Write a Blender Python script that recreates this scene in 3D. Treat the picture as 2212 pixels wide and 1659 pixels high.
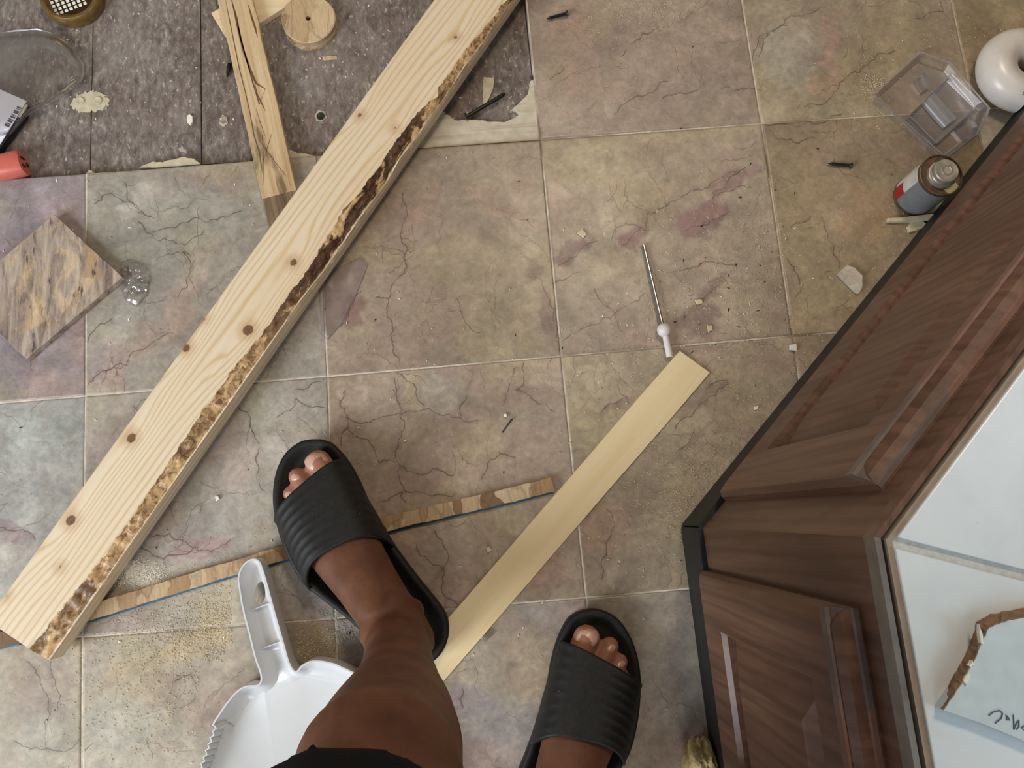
import bpy, bmesh, math, random
import numpy as np
from mathutils import Vector, Matrix
random.seed(7)
rng = np.random.default_rng(7)
for o in list(bpy.data.objects):
    bpy.data.objects.remove(o)
scene = bpy.context.scene
COL = scene.collection

# ------------------------------------------------------------------ camera
F = 1720.0
CR = np.array([[0.9955738781273888, 0.08113214551191833, -0.0474365698066812],
               [-0.08838587234371145, 0.9798456982659955, -0.1791377826134535],
               [0.03194668621989411, 0.18253761955897388, 0.9826797172453042]])
CC = np.array([0.4908, -0.8240, 1.0070])
cam = bpy.data.cameras.new('camera')
cam.sensor_width = 36.0
cam.lens = F / 2212 * 36.0
cam.clip_start = 0.01
camo = bpy.data.objects.new('camera', cam)
COL.objects.link(camo)
M4 = Matrix([list(CR[0]) + [CC[0]], list(CR[1]) + [CC[1]], list(CR[2]) + [CC[2]], [0, 0, 0, 1]])
camo.matrix_world = M4
scene.camera = camo

# ------------------------------------------------------------------ light
world = bpy.data.worlds.new('room_air')
scene.world = world
world.use_nodes = True
bg = world.node_tree.nodes['Background']
bg.inputs[0].default_value = (1.0, 0.92, 0.82, 1)
bg.inputs[1].default_value = 0.145

def area(name, loc, target, sx, sy, power, color):
    l = bpy.data.lights.new(name, 'AREA')
    l.shape = 'RECTANGLE'; l.size = sx; l.size_y = sy
    l.energy = power; l.color = color
    o = bpy.data.objects.new(name, l)
    COL.objects.link(o)
    o.location = loc
    o.rotation_euler = (Vector(target) - Vector(loc)).to_track_quat('-Z', 'Y').to_euler()
    return o
area('window_daylight_behind', (0.15, -3.2, 1.6), (0.4, -0.7, 0.0), 1.1, 1.2, 13, (0.86, 0.93, 1.0))
area('window_daylight_side', (-1.55, -1.9, 1.35), (0.2, -0.7, 0.0), 1.1, 1.2, 47, (0.86, 0.93, 1.0))
area('window_daylight_bath', (2.9, -1.9, 1.9), (0.9, -1.0, 0.5), 1.2, 1.1, 17, (0.60, 0.83, 1.0))
area('ceiling_lamp', (1.0, 0.45, 2.4), (0.9, 0.1, 0.0), 0.35, 0.35, 12, (1.0, 0.83, 0.62))
vs = scene.view_settings
vs.view_transform = 'Standard'
vs.look = 'None'
vs.gamma = 1.0
vs.use_curve_mapping = False
vs.exposure = 0.70

# ------------------------------------------------------------------ helpers
def P(u, v, z=0.0):
    """point at height z that the photograph shows at pixel (u, v)"""
    w = CR @ np.array([(u - 1106) / F, (829.5 - v) / F, -1.0])
    return CC + w * ((z - CC[2]) / w[2])
def P2(u, v, z=0.0):
    return P(u, v, z)[:2]
def PV(u, v, z=0.0):
    return Vector(P(u, v, z))
def lin(r, g, b):
    f = lambda c: (c / 255) / 12.92 if c <= 10 else (((c / 255) + 0.055) / 1.055) ** 2.4
    return (f(r), f(g), f(b), 1.0)

def mobj(name, verts, faces, mat=None, parent=None, smooth=False):
    me = bpy.data.meshes.new(name)
    me.from_pydata([tuple(map(float, v)) for v in verts], [], [tuple(map(int, f)) for f in faces])
    me.update()
    if mat:
        for m in (mat if isinstance(mat, (list, tuple)) else [mat]):
            me.materials.append(m)
    if smooth:
        me.polygons.foreach_set('use_smooth', [True] * len(me.polygons))
    o = bpy.data.objects.new(name, me)
    COL.objects.link(o)
    if parent:
        o.parent = parent
        o.matrix_parent_inverse = parent.matrix_world.inverted()
    return o
def bobj(name, bm, mat=None, parent=None, smooth=False):
    bmesh.ops.recalc_face_normals(bm, faces=bm.faces[:])
    me = bpy.data.meshes.new(name)
    bm.to_mesh(me); bm.free()
    if mat:
        for m in (mat if isinstance(mat, (list, tuple)) else [mat]):
            me.materials.append(m)
    if smooth:
        me.polygons.foreach_set('use_smooth', [True] * len(me.polygons))
    o = bpy.data.objects.new(name, me)
    COL.objects.link(o)
    if parent:
        o.parent = parent
        o.matrix_parent_inverse = parent.matrix_world.inverted()
    return o
def empty(name, loc):
    o = bpy.data.objects.new(name, None)
    o.empty_display_size = 0.02
    COL.objects.link(o)
    o.location = [float(c) for c in loc]
    o.matrix_world = Matrix.Translation(o.location)
    return o
def tag(o, label, cat, group=None):
    o['label'] = label; o['category'] = cat
    if group: o['group'] = group
    return o
def struct(o, label=None):
    o['kind'] = 'structure'
    if label: o['label'] = label
    return o
def bevel(o, w=0.001, seg=2, angle=0.6):
    m = o.modifiers.new('bevel', 'BEVEL')
    m.width = w; m.segments = seg; m.limit_method = 'ANGLE'; m.angle_limit = angle
    return o
def subsurf(o, n=2):
    m = o.modifiers.new('sub', 'SUBSURF'); m.levels = n; m.render_levels = n
    return o
def prism(name, poly, z0, z1, mat, parent=None, bev=0, zf=None):
    """closed polygon (x, y) lifted from z0 to z1"""
    poly = [tuple(p[:2]) for p in poly]
    a = sum(poly[i][0] * poly[(i + 1) % len(poly)][1] - poly[(i + 1) % len(poly)][0] * poly[i][1] for i in range(len(poly)))
    if a < 0: poly = poly[::-1]
    n = len(poly)
    vs_ = [(x, y, z0) for x, y in poly] + [(x, y, z1 if zf is None else zf(x, y)) for x, y in poly]
    fs = [list(range(n))[::-1], list(range(n, 2 * n))]
    for i in range(n):
        j = (i + 1) % n
        fs.append([i, j, n + j, n + i])
    o = mobj(name, vs_, fs, mat, parent)
    if bev: bevel(o, bev)
    return o
def boxbm(bm, c, ax, ay, az, mi=0):
    c, ax, ay, az = map(Vector, (c, ax, ay, az))
    vv = []
    for k in (-1, 1):
        for j in (-1, 1):
            for i in (-1, 1):
                vv.append(bm.verts.new(c + ax * i + ay * j + az * k))
    for f in ((0, 2, 3, 1), (4, 5, 7, 6), (0, 1, 5, 4), (2, 6, 7, 3), (0, 4, 6, 2), (1, 3, 7, 5)):
        bm.faces.new([vv[i] for i in f]).material_index = mi
def frame(d):
    d = Vector(d).normalized()
    u = d.cross(Vector((0, 0, 1)))
    if u.length < 1e-4: u = Vector((1, 0, 0))
    u.normalize()
    return d, u, u.cross(d).normalized()
def tubebm(bm, pts, rads, n=16, cap=True, mi=0):
    """round tube through points with a radius at each"""
    pts = [Vector(p) for p in pts]
    rings = []
    for i, p in enumerate(pts):
        d = (pts[min(i + 1, len(pts) - 1)] - pts[max(i - 1, 0)])
        d, u, w = frame(d)
        r = rads[i] if hasattr(rads, '__len__') else rads
        rings.append([bm.verts.new(p + u * (r * math.cos(2 * math.pi * k / n)) + w * (r * math.sin(2 * math.pi * k / n))) for k in range(n)])
    for a, b in zip(rings, rings[1:]):
        for k in range(n):
            bm.faces.new((a[k], a[(k + 1) % n], b[(k + 1) % n], b[k])).material_index = mi
    if cap:
        bm.faces.new(rings[0][::-1]).material_index = mi
        bm.faces.new(rings[-1]).material_index = mi
def lathe(name, prof, base, axis, mat, parent=None, n=40, smooth=True, cap=True, ang=0.6):
    """profile of (height along axis, radius)"""
    d, u, w = frame(axis)
    base = Vector(base)
    bm = bmesh.new()
    rings = []
    for h, r in prof:
        rings.append([bm.verts.new(base + d * h + u * (r * math.cos(2 * math.pi * k / n)) + w * (r * math.sin(2 * math.pi * k / n))) for k in range(n)])
    for a, b in zip(rings, rings[1:]):
        for k in range(n):
            bm.faces.new((a[k], a[(k + 1) % n], b[(k + 1) % n], b[k]))
    if cap:
        bm.faces.new(rings[0][::-1]); bm.faces.new(rings[-1])
    o = bobj(name, bm, mat, parent, smooth)
    if smooth:
        sharp(o, ang)
    return o
def sharp(o, ang=0.6):
    me = o.data
    bm = bmesh.new(); bm.from_mesh(me)
    for e in bm.edges:
        if len(e.link_faces) == 2 and e.calc_face_angle(0) > ang:
            e.smooth = False
    bm.to_mesh(me); bm.free()
def attr(o, name, data, typ='FLOAT'):
    a = o.data.attributes.new(name, typ, 'POINT')
    d = np.asarray(data, dtype=np.float32)
    if typ == 'FLOAT':
        a.data.foreach_set('value', d.ravel())
    else:
        if d.shape[1] == 3:
            d = np.hstack([d, np.ones((len(d), 1), np.float32)])
        a.data.foreach_set('color', np.ascontiguousarray(d).ravel())
# value noise used to shape and tint meshes
_tab = rng.random((256, 256))
def vnoise(x, y):
    xi = np.floor(x).astype(int); yi = np.floor(y).astype(int)
    fx = x - xi; fy = y - yi
    fx = fx * fx * (3 - 2 * fx); fy = fy * fy * (3 - 2 * fy)
    a = _tab[xi & 255, yi & 255]; b = _tab[(xi + 1) & 255, yi & 255]
    c = _tab[xi & 255, (yi + 1) & 255]; d = _tab[(xi + 1) & 255, (yi + 1) & 255]
    return (a * (1 - fx) + b * fx) * (1 - fy) + (c * (1 - fx) + d * fx) * fy
def fbm(x, y, n=4):
    s = 0; a = 0.5; t = 0
    x = np.asarray(x, float); y = np.asarray(y, float)
    for i in range(n):
        s = s + a * vnoise(x * 2 ** i + 17.3 * i, y * 2 ** i + 9.1 * i); t += a; a *= 0.5
    return s / t
def sstep(a, b, x):
    t = np.clip((x - a) / (b - a), 0, 1)
    return t * t * (3 - 2 * t)
def segdist(px, py, poly):
    d = np.full(px.shape, 9.0)
    for (x0, y0), (x1, y1) in zip(poly, poly[1:]):
        dx, dy = x1 - x0, y1 - y0
        L = dx * dx + dy * dy + 1e-12
        t = np.clip(((px - x0) * dx + (py - y0) * dy) / L, 0, 1)
        d = np.minimum(d, np.hypot(px - x0 - t * dx, py - y0 - t * dy))
    return d

# ------------------------------------------------------------------ materials
class NT:
    def __init__(s, name):
        s.m = bpy.data.materials.new(name); s.m.use_nodes = True
        s.t = s.m.node_tree
        s.b = s.t.nodes['Principled BSDF']
        s.out = s.t.nodes['Material Output']
    def n(s, typ, **kw):
        nd = s.t.nodes.new(typ)
        for k, v in kw.items(): setattr(nd, k, v)
        return nd
    def l(s, a, b): s.t.links.new(a, b)
    def put(s, sock, v):
        if isinstance(v, bpy.types.NodeSocket): s.l(v, sock)
        else: sock.default_value = v
    def pos(s): return s.n('ShaderNodeNewGeometry').outputs['Position']
    def objpos(s): return s.n('ShaderNodeTexCoord').outputs['Object']
    def attr(s, name, out='Fac'):
        return s.n('ShaderNodeAttribute', attribute_name=name).outputs[out]
    def rnd(s): return s.n('ShaderNodeObjectInfo').outputs['Random']
    def map(s, vec, scale=(1, 1, 1), rot=(0, 0, 0), loc=(0, 0, 0)):
        nd = s.n('ShaderNodeMapping')
        s.put(nd.inputs['Vector'], vec)
        nd.inputs['Scale'].default_value = scale; nd.inputs['Rotation'].default_value = rot
        s.put(nd.inputs['Location'], loc)
        return nd.outputs[0]
    def noise(s, vec, scale=5, detail=4, rough=0.55, dist=0.0, col=False):
        nd = s.n('ShaderNodeTexNoise')
        s.put(nd.inputs['Vector'], vec)
        nd.inputs['Scale'].default_value = scale; nd.inputs['Detail'].default_value = detail
        nd.inputs['Roughness'].default_value = rough; nd.inputs['Distortion'].default_value = dist
        return nd.outputs['Color' if col else 'Fac']
    def voro(s, vec, scale=5, feature='F1', out='Distance', rand=1.0):
        nd = s.n('ShaderNodeTexVoronoi', feature=feature)
        s.put(nd.inputs['Vector'], vec)
        nd.inputs['Scale'].default_value = scale; nd.inputs['Randomness'].default_value = rand
        return nd.outputs[out]
    def math(s, op, a, b=0.0, c=0.0):
        nd = s.n('ShaderNodeMath', operation=op)
        s.put(nd.inputs[0], a); s.put(nd.inputs[1], b); s.put(nd.inputs[2], c)
        return nd.outputs[0]
    def vmath(s, op, a, b):
        nd = s.n('ShaderNodeVectorMath', operation=op)
        s.put(nd.inputs[0], a)
        if op == 'SCALE': s.put(nd.inputs['Scale'], b)
        else: s.put(nd.inputs[1], b)
        return nd.outputs[0]
    def rng(s, v, a, b, c=0.0, d=1.0):
        nd = s.n('ShaderNodeMapRange')
        s.put(nd.inputs[0], v)
        for i, x in enumerate((a, b, c, d)): s.put(nd.inputs[i + 1], x)
        return nd.outputs[0]
    def mix(s, f, a, b, mode='MIX'):
        nd = s.n('ShaderNodeMix', data_type='RGBA', blend_type=mode)
        s.put(nd.inputs[0], f); s.put(nd.inputs[6], a); s.put(nd.inputs[7], b)
        return nd.outputs[2]
    def ramp(s, f, stops):
        nd = s.n('ShaderNodeValToRGB')
        s.put(nd.inputs[0], f)
        e = nd.color_ramp.elements
        while len(e) < len(stops): e.new(0.5)
        for el, (p, c) in zip(e, stops):
            el.position = p; el.color = c
        return nd.outputs[0]
    def bump(s, h, strength=0.3, dist=0.001):
        nd = s.n('ShaderNodeBump')
        s.put(nd.inputs['Height'], h)
        nd.inputs['Strength'].default_value = strength; nd.inputs['Distance'].default_value = dist
        s.l(nd.outputs[0], s.b.inputs['Normal'])
    def set(s, col=None, rough=None, metal=None, spec=None, trans=None, coat=None):
        if col is not None: s.put(s.b.inputs['Base Color'], col)
        if rough is not None: s.put(s.b.inputs['Roughness'], rough)
        if metal is not None: s.b.inputs['Metallic'].default_value = metal
        if spec is not None: s.b.inputs['Specular IOR Level'].default_value = spec
        if coat is not None:
            s.b.inputs['Coat Weight'].default_value = coat; s.b.inputs['Coat Roughness'].default_value = 0.15
        return s.m
def plain(name, c, rough=0.5, metal=0.0, var=0.12, scale=60, spec=0.5, bump=0.0):
    t = NT(name)
    n = t.noise(t.pos(), scale, 4)
    dark = tuple(x * (1 - var) for x in c[:3]) + (1,); lite = tuple(min(1, x * (1 + var)) for x in c[:3]) + (1,)
    t.set(t.ramp(n, [(0.3, dark), (0.7, lite)]), rough, metal, spec)
    if bump: t.bump(n, bump)
    return t.m

def m_marble():
    t = NT('marble_tile')
    off = t.vmath('SCALE', t.n('ShaderNodeCombineXYZ').outputs[0], 1.0)
    comb = t.n('ShaderNodeCombineXYZ')
    r = t.rnd()
    t.put(comb.inputs[0], t.math('MULTIPLY', r, 31.0)); t.put(comb.inputs[1], t.math('MULTIPLY', r, 57.0)); t.put(comb.inputs[2], t.math('MULTIPLY', r, 9.0))
    p = t.vmath('ADD', t.pos(), comb.outputs[0])
    base = t.attr('col', 'Color')
    n1 = t.noise(p, 9, 8, 0.66, 0.8)
    c = t.mix(0.75, base, t.ramp(n1, [(0.25, (0.26, 0.26, 0.26, 1)), (0.5, (0.5, 0.5, 0.5, 1)), (0.76, (0.74, 0.74, 0.74, 1))]), 'OVERLAY')
    n1b = t.noise(p, 38, 8, 0.72, 0.7)
    c = t.mix(0.55, c, t.ramp(n1b, [(0.28, (0.24, 0.24, 0.24, 1)), (0.5, (0.5, 0.5, 0.5, 1)), (0.74, (0.76, 0.76, 0.76, 1))]), 'OVERLAY')
    tint = t.noise(p, 14, 5, 0.6, 0.8)
    c = t.mix(t.rng(tint, 0.50, 0.72, 0.0, 0.35), c, lin(154, 128, 114))
    c = t.mix(t.rng(tint, 0.48, 0.28, 0.0, 0.30), c, lin(150, 140, 116))
    n2 = t.noise(p, 130, 4, 0.7)
    c = t.mix(0.40, c, t.ramp(n2, [(0.25, (0.25, 0.25, 0.25, 1)), (0.75, (0.75, 0.75, 0.75, 1))]), 'OVERLAY')
    # hairline veins, then the bolder ones: signed distance to each line is kept on the mesh
    wv = t.noise(p, 45, 4, 0.6)
    w2 = t.rng(wv, 0.35, 0.65, 0.0003, 0.0011)
    v2 = t.math('MULTIPLY', t.rng(t.math('DIVIDE', t.math('ABSOLUTE', t.attr('sd2')), w2), 0.3, 1.0, 1.0, 0.0), t.rng(t.attr('vd2'), 0.0022, 0.0032, 1.0, 0.0))
    v2 = t.math('MULTIPLY', v2, t.rng(t.noise(p, 16, 3), 0.38, 0.60))
    c = t.mix(t.math('MULTIPLY', v2, 0.55), c, t.mix(t.noise(p, 5, 2), lin(64, 48, 38), lin(108, 74, 66)))
    w3 = t.rng(wv, 0.35, 0.65, 0.0004, 0.0014)
    jit = t.math('MULTIPLY', t.math('SUBTRACT', t.noise(p, 300, 3), 0.5), 0.0020)
    v3 = t.math('MULTIPLY', t.rng(t.math('DIVIDE', t.math('ABSOLUTE', t.math('ADD', t.attr('sd'), jit)), w3), 0.3, 1.0, 1.0, 0.0), t.rng(t.attr('vd'), 0.0024, 0.0034, 1.0, 0.0))
    c = t.mix(t.math('MULTIPLY', v3, 0.66), c, lin(60, 46, 38))
    halo = t.math('MULTIPLY', t.rng(t.attr('vd'), 0.0, 0.006, 1.0, 0.0), t.rng(t.noise(p, 60, 4), 0.45, 0.65))
    c = t.mix(t.math('MULTIPLY', halo, 0.35), c, lin(112, 86, 76))
    # short dark pits
    pit = t.rng(t.noise(t.map(p, (1, 2.2, 1)), 150, 2, 0.5), 0.70, 0.76)
    pit = t.math('MULTIPLY', pit, t.rng(t.noise(p, 13, 2), 0.5, 0.62))
    c = t.mix(t.math('MULTIPLY', pit, 0.6), c, lin(70, 58, 48))
    ro = t.rng(t.noise(p, 18, 4), 0.3, 0.7, 0.30, 0.52)
    t.bump(n2, 0.10, 0.0006)
    return t.set(c, ro, spec=0.5)
M_TILE = m_marble()

def m_grout():
    t = NT('grout'); p = t.pos()
    n = t.noise(p, 90, 5); n2 = t.noise(p, 8, 3)
    c = t.ramp(n, [(0.3, lin(186, 174, 154)), (0.7, lin(226, 218, 204))])
    c = t.mix(t.rng(n2, 0.46, 0.66), c, lin(126, 110, 86))
    t.bump(n, 0.5)
    return t.set(c, 0.9)
M_GROUT = m_grout()

def m_ply():
    t = NT('weathered_plywood'); p = t.pos()
    q = t.map(p, (1, 0.45, 1), (0, 0, 0.12))
    n = t.noise(q, 150, 7, 0.72, 0.4)
    m = t.noise(p, 11, 5, 0.6, 0.4)
    c = t.ramp(n, [(0.29, lin(66, 58, 53)), (0.46, lin(114, 104, 97)), (0.58, lin(142, 132, 123)), (0.73, lin(192, 182, 170))])
    c = t.mix(t.rng(m, 0.34, 0.66, 0.0, 0.75), c, t.mix(0.62, c, lin(104, 80, 72)), 'MIX')
    g = t.noise(p, 26, 4, 0.65, 0.8)
    c = t.mix(t.rng(g, 0.58, 0.72, 0.0, 0.55), c, lin(64, 58, 54))
    big = t.noise(p, 6.5, 5, 0.65, 1.4)
    c = t.mix(t.rng(big, 0.50, 0.66, 0.0, 0.42), c, lin(150, 142, 134))
    c = t.mix(t.rng(big, 0.48, 0.34, 0.0, 0.45), c, lin(74, 64, 58))
    s = t.rng(t.noise(t.map(p, (1, 0.5, 1), (0, 0, 0.5)), 210, 3, 0.5), 0.64, 0.72)
    c = t.mix(t.math('MULTIPLY', s, 0.6), c, lin(206, 196, 180))
    t.bump(n, 0.55, 0.0012)
    return t.set(c, 0.85)
M_PLY = m_ply()

def m_osb(name, dirt=0.0, dark=1.0, scale=1.0):
    t = NT(name); p = t.objpos()
    w = t.noise(p, 30, 3, 0.5, 0, True)
    pw = t.vmath('ADD', p, t.vmath('SCALE', w, 0.02))
    def layer(rot, sx, sy, sc):
        q = t.map(pw, (sx, sy, 1), (0, 0, rot))
        return q, t.voro(q, sc * scale, 'F1', 'Color')
    q1, v1 = layer(0.5, 1.0, 0.28, 48)
    q2, v2 = layer(2.0, 1.0, 0.30, 40)
    sep1 = t.n('ShaderNodeSeparateColor'); t.l(v1, sep1.inputs[0])
    sep2 = t.n('ShaderNodeSeparateColor'); t.l(v2, sep2.inputs[0])
    k = t.math('GREATER_THAN', sep2.outputs[1], 0.5)
    a = t.mix(k, t.ramp(sep1.outputs[0], [(0.0, lin(146, 112, 76)), (0.35, lin(186, 154, 116)), (0.7, lin(206, 180, 142)), (1, lin(168, 132, 92))]),
              t.ramp(sep2.outputs[0], [(0.0, lin(112, 80, 52)), (0.3, lin(192, 164, 126)), (0.8, lin(212, 188, 152)), (1, lin(174, 138, 98))]))
    fine = t.noise(t.map(p, (1, 0.12, 1), (0, 0, 0.5)), 420, 4, 0.6)
    a = t.mix(0.45, a, t.ramp(fine, [(0.3, (0.3, 0.3, 0.3, 1)), (0.7, (0.68, 0.68, 0.68, 1))]), 'OVERLAY')
    crack = t.rng(t.voro(q1, 48 * scale, 'DISTANCE_TO_EDGE'), 0.0, 0.045, 1.0, 0.0)
    a = t.mix(t.math('MULTIPLY', crack, 0.32), a, lin(74, 50, 30))
    if dirt:
        n = t.noise(p, 14, 6, 0.65, 1.2)
        a = t.mix(t.math('MULTIPLY', t.rng(n, 0.38, 0.50), dirt), a, t.mix(t.rng(t.noise(t.map(p, (1, .16, 1), (0, 0, .9)), 90, 5, .65, 1.0), .34, .64), lin(98, 82, 78), lin(178, 162, 146)))
        a = t.mix(t.rng(t.noise(t.map(p, (1, .25, 1), (0, 0, -.7)), 120, 4, .6), 0.60, 0.68), a, lin(78, 66, 62))
    if dark != 1.0:
        a = t.mix(1 - dark, a, lin(60, 40, 24))
    t.bump(t.noise(p, 140, 5), 0.5)
    return t.set(a, 0.75)
M_OSB = m_osb('oriented_strand_board', 0, 1, .7)
M_OSBD = m_osb('oriented_strand_board_dirty', 0.9, 1.0, 0.8)
M_OSBE = m_osb('oriented_strand_board_edge', 0.0, 0.8, 2.0)
M_OSBS = m_osb('oriented_strand_board_strip', 0.0, 0.86, 1.0)

def m_board():
    t = NT('fresh_pine'); p = t.objpos()
    ph = t.attr('phase'); wane = t.attr('wane'); knot = t.attr('knot')
    wob = t.noise(t.map(p, (3, 40, 40)), 1.0, 4, 0.6)
    phi = t.math('ADD', ph, t.math('MULTIPLY', wob, 1.4))
    s = t.math('SINE', t.math('MULTIPLY', phi, 6.283))
    fib = t.noise(t.map(p, (6, 300, 300)), 1.0, 5, 0.65)
    c = t.ramp(t.rng(s, -1, 1), [(0.0, lin(221, 203, 176)), (0.62, lin(219, 199, 168)), (0.92, lin(211, 187, 151)), (1, lin(205, 178, 138))])
    c = t.mix(0.30, c, t.ramp(fib, [(0.3, (0.36, 0.36, 0.36, 1)), (0.7, (0.64, 0.64, 0.64, 1))]), 'OVERLAY')
    band = t.noise(t.map(p, (2.2, 18, 18)), 1.0, 3)
    c = t.mix(t.rng(band, 0.5, 0.72, 0.0, 0.26), c, lin(206, 164, 114))
    # knots: distance field stored on the mesh
    kd = t.math('ADD', knot, t.math('MULTIPLY', t.math('SUBTRACT', t.noise(p, 300, 3), 0.5), 0.003))
    c = t.mix(t.rng(kd, 0.0, 0.010, 0.45, 0.0), c, lin(172, 124, 78))
    c = t.mix(t.rng(kd, -0.0007, 0.0007, 1.0, 0.0), c, t.mix(t.noise(p, 500, 3), lin(66, 46, 30), lin(146, 110, 76)))
    # waney edge with bark left on it
    b1 = t.noise(t.map(p, (.55, 1.3, 1.3)), 30, 6, 0.62, 1.0)
    b2 = t.noise(p, 170, 5, 0.7, 0.6)
    bark = t.mix(t.rng(b2, .3, .7), lin(30, 18, 11), lin(104, 68, 38))
    camb = t.mix(t.noise(t.map(p, (8, 80, 80)), 2.0, 5, .7), lin(168, 126, 78), lin(226, 192, 142))
    wc = t.mix(t.rng(b1, 0.50, 0.56, 1.0, 0.0), camb, bark)
    lightb = t.mix(t.rng(b2, 0.45, 0.6), camb, lin(120, 84, 52))
    wc = t.mix(t.attr('barkless'), wc, lightb)
    c = t.mix(t.rng(t.math('ADD', wane, t.math('MULTIPLY', t.math('SUBTRACT', b2, 0.5), 0.5)), 0.38, 0.55), c, wc)
    t.bump(t.math('ADD', t.math('MULTIPLY', t.math('MULTIPLY', wane, b1), 6.0), fib), 0.35, 0.0012)
    return t.set(c, 0.42, spec=0.4)
M_BOARD = m_board()

def m_wood(name, c0, c1, c2, sx=3, sy=120, rough=0.6, contrast=0.4, knot=None, weather=None):
    t = NT(name); p = t.objpos()
    g = t.noise(t.map(p, (sx, sy, sy)), 1.0, 6, 0.62, 0.5)
    c = t.ramp(g, [(0.28, c0), (0.5, c1), (0.72, c2)])
    f = t.noise(t.map(p, (sx * 3, sy * 6, sy * 6)), 1.0, 4, 0.6)
    c = t.mix(contrast, c, t.ramp(f, [(0.3, (0.34, 0.34, 0.34, 1)), (0.7, (0.66, 0.66, 0.66, 1))]), 'OVERLAY')
    if weather:
        w = t.noise(t.map(p, (6, 26, 26)), 1.0, 5, 0.6, 0.7)
        c = t.mix(t.rng(w, 0.60, 0.70, 0.0, 0.85), c, weather)
    t.bump(f, 0.25, 0.0008)
    return t.set(c, rough)
M_SLAT = m_wood('old_pine_lath', lin(172, 142, 102), lin(198, 170, 130), lin(214, 190, 152), 4, 110, 0.7, 0.5, weather=lin(104, 82, 58))
M_PALE = m_wood('pale_veneer', lin(224, 200, 154), lin(229, 207, 163), lin(233, 213, 172), 3, 60, 0.5, 0.18)
M_OFFCUT = m_wood('pale_plywood_face', lin(214, 188, 146), lin(226, 202, 162), lin(232, 212, 176), 3, 70, 0.6, 0.25)
M_DARKW = m_wood('charred_wood', lin(70, 56, 42), lin(112, 92, 70), lin(150, 128, 98), 5, 160, 0.8, 0.5)

def m_oak():
    t = NT('stained_oak'); p = t.objpos()
    g = t.noise(t.map(p, (40, 3, 40)), 1.0, 5, 0.6, 0.9)
    w = t.n('ShaderNodeTexWave', wave_type='BANDS', bands_direction='X')
    t.put(w.inputs['Vector'], t.map(p, (20, 2.0, 20)))
    w.inputs['Scale'].default_value = 1.0; w.inputs['Distortion'].default_value = 7.0; w.inputs['Detail'].default_value = 3
    c = t.ramp(g, [(0.25, lin(80, 54, 41)), (0.5, lin(104, 73, 57)), (0.75, lin(124, 91, 72))])
    c = t.mix(t.rng(w.outputs['Fac'], 0.55, 0.95, 0.0, 0.34), c, lin(68, 42, 29))
    fine = t.noise(t.map(p, (420, 14, 420)), 1.0, 3)
    c = t.mix(0.25, c, t.ramp(fine, [(0.3, (0.36, 0.36, 0.36, 1)), (0.7, (0.62, 0.62, 0.62, 1))]), 'OVERLAY')
    return t.set(c, 0.42, spec=0.45)
M_OAK = m_oak()
def m_oakworn():
    t = NT('worn_oak_edge'); p = t.objpos()
    n = t.noise(t.map(p, (30, 4, 30)), 1.0, 5, 0.6, 0.8)
    sx = t.n('ShaderNodeSeparateXYZ'); t.l(p, sx.inputs[0])
    k = t.rng(t.math('ADD', sx.outputs[0], t.math('MULTIPLY', t.math('SUBTRACT', t.noise(p, 60, 3), 0.5), 0.03)), 0.118, 0.124)
    grey = t.ramp(n, [(0.3, lin(96, 80, 74)), (0.7, lin(120, 106, 100))])
    bare = t.ramp(n, [(0.3, lin(110, 78, 62)), (0.55, lin(132, 98, 82)), (0.75, lin(116, 98, 90))])
    return t.set(t.mix(k, grey, bare), 0.5)
M_OAKW = m_oakworn()
M_KICK = plain('black_kickboard', lin(24, 24, 23), 0.6, 0, 0.4, 140)
M_ALU = plain('grey_metal_trim', lin(138, 132, 124), 0.38, 0.75, 0.15)

def m_decktile():
    t = NT('white_glazed_tile'); p = t.pos()
    n = t.noise(p, 14, 5, 0.6, 0.6); s = t.rng(t.noise(p, 320, 2), 0.73, 0.77)
    c = t.ramp(n, [(0.3, lin(212, 219, 222)), (0.7, lin(226, 231, 233))])
    c = t.mix(t.math('MULTIPLY', s, 0.35), c, lin(150, 140, 130))
    return t.set(c, 0.28, spec=0.5)
M_DECK = m_decktile()
M_DGROUT = plain('pale_grout', lin(206, 205, 200), 0.9, 0, 0.15, 200)
M_DRY = plain('pale_blue_drywall', lin(196, 210, 214), 0.85, 0, 0.05, 90)
M_TORN = plain('torn_brown_paper', lin(142, 112, 86), 0.9, 0, 0.35, 160)
M_GYP = plain('white_gypsum', lin(232, 228, 214), 0.9, 0, 0.1, 200)
M_PENCIL = plain('pencil_line', lin(92, 104, 132), 0.7)
M_WHITEP = plain('white_gloss_plastic', lin(206, 207, 207), 0.22, 0, 0.015, 30, 0.5)
def m_pvc():
    t = NT('white_pvc'); p = t.pos()
    c = t.ramp(t.noise(p, 30, 3), [(0.3, lin(206, 198, 190)), (0.7, lin(222, 216, 208))])
    return t.set(c, 0.3)
M_PVC = m_pvc()
M_BLACKR = NT('black_foam_rubber')
def m_rubber():
    t = M_BLACKR; p = t.pos()
    n = t.noise(p, 260, 4, 0.6); d = t.noise(p, 35, 5, 0.7)
    c = t.ramp(n, [(0.3, lin(17, 17, 16)), (0.7, lin(30, 29, 27))])
    c = t.mix(t.rng(d, 0.55, 0.75, 0.0, 0.45), c, lin(48, 45, 38))
    sp = t.rng(t.voro(p, 150, 'F1'), 0.03, 0.07, 1.0, 0.0)
    sp = t.math('MULTIPLY', sp, t.rng(t.noise(p, 40, 2), 0.56, 0.64))
    c = t.mix(t.math('MULTIPLY', sp, 0.8), c, lin(170, 164, 150))
    t.bump(n, 0.1, 0.0005)
    return t.set(c, 0.62, spec=0.35)
M_RUB = m_rubber()
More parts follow.
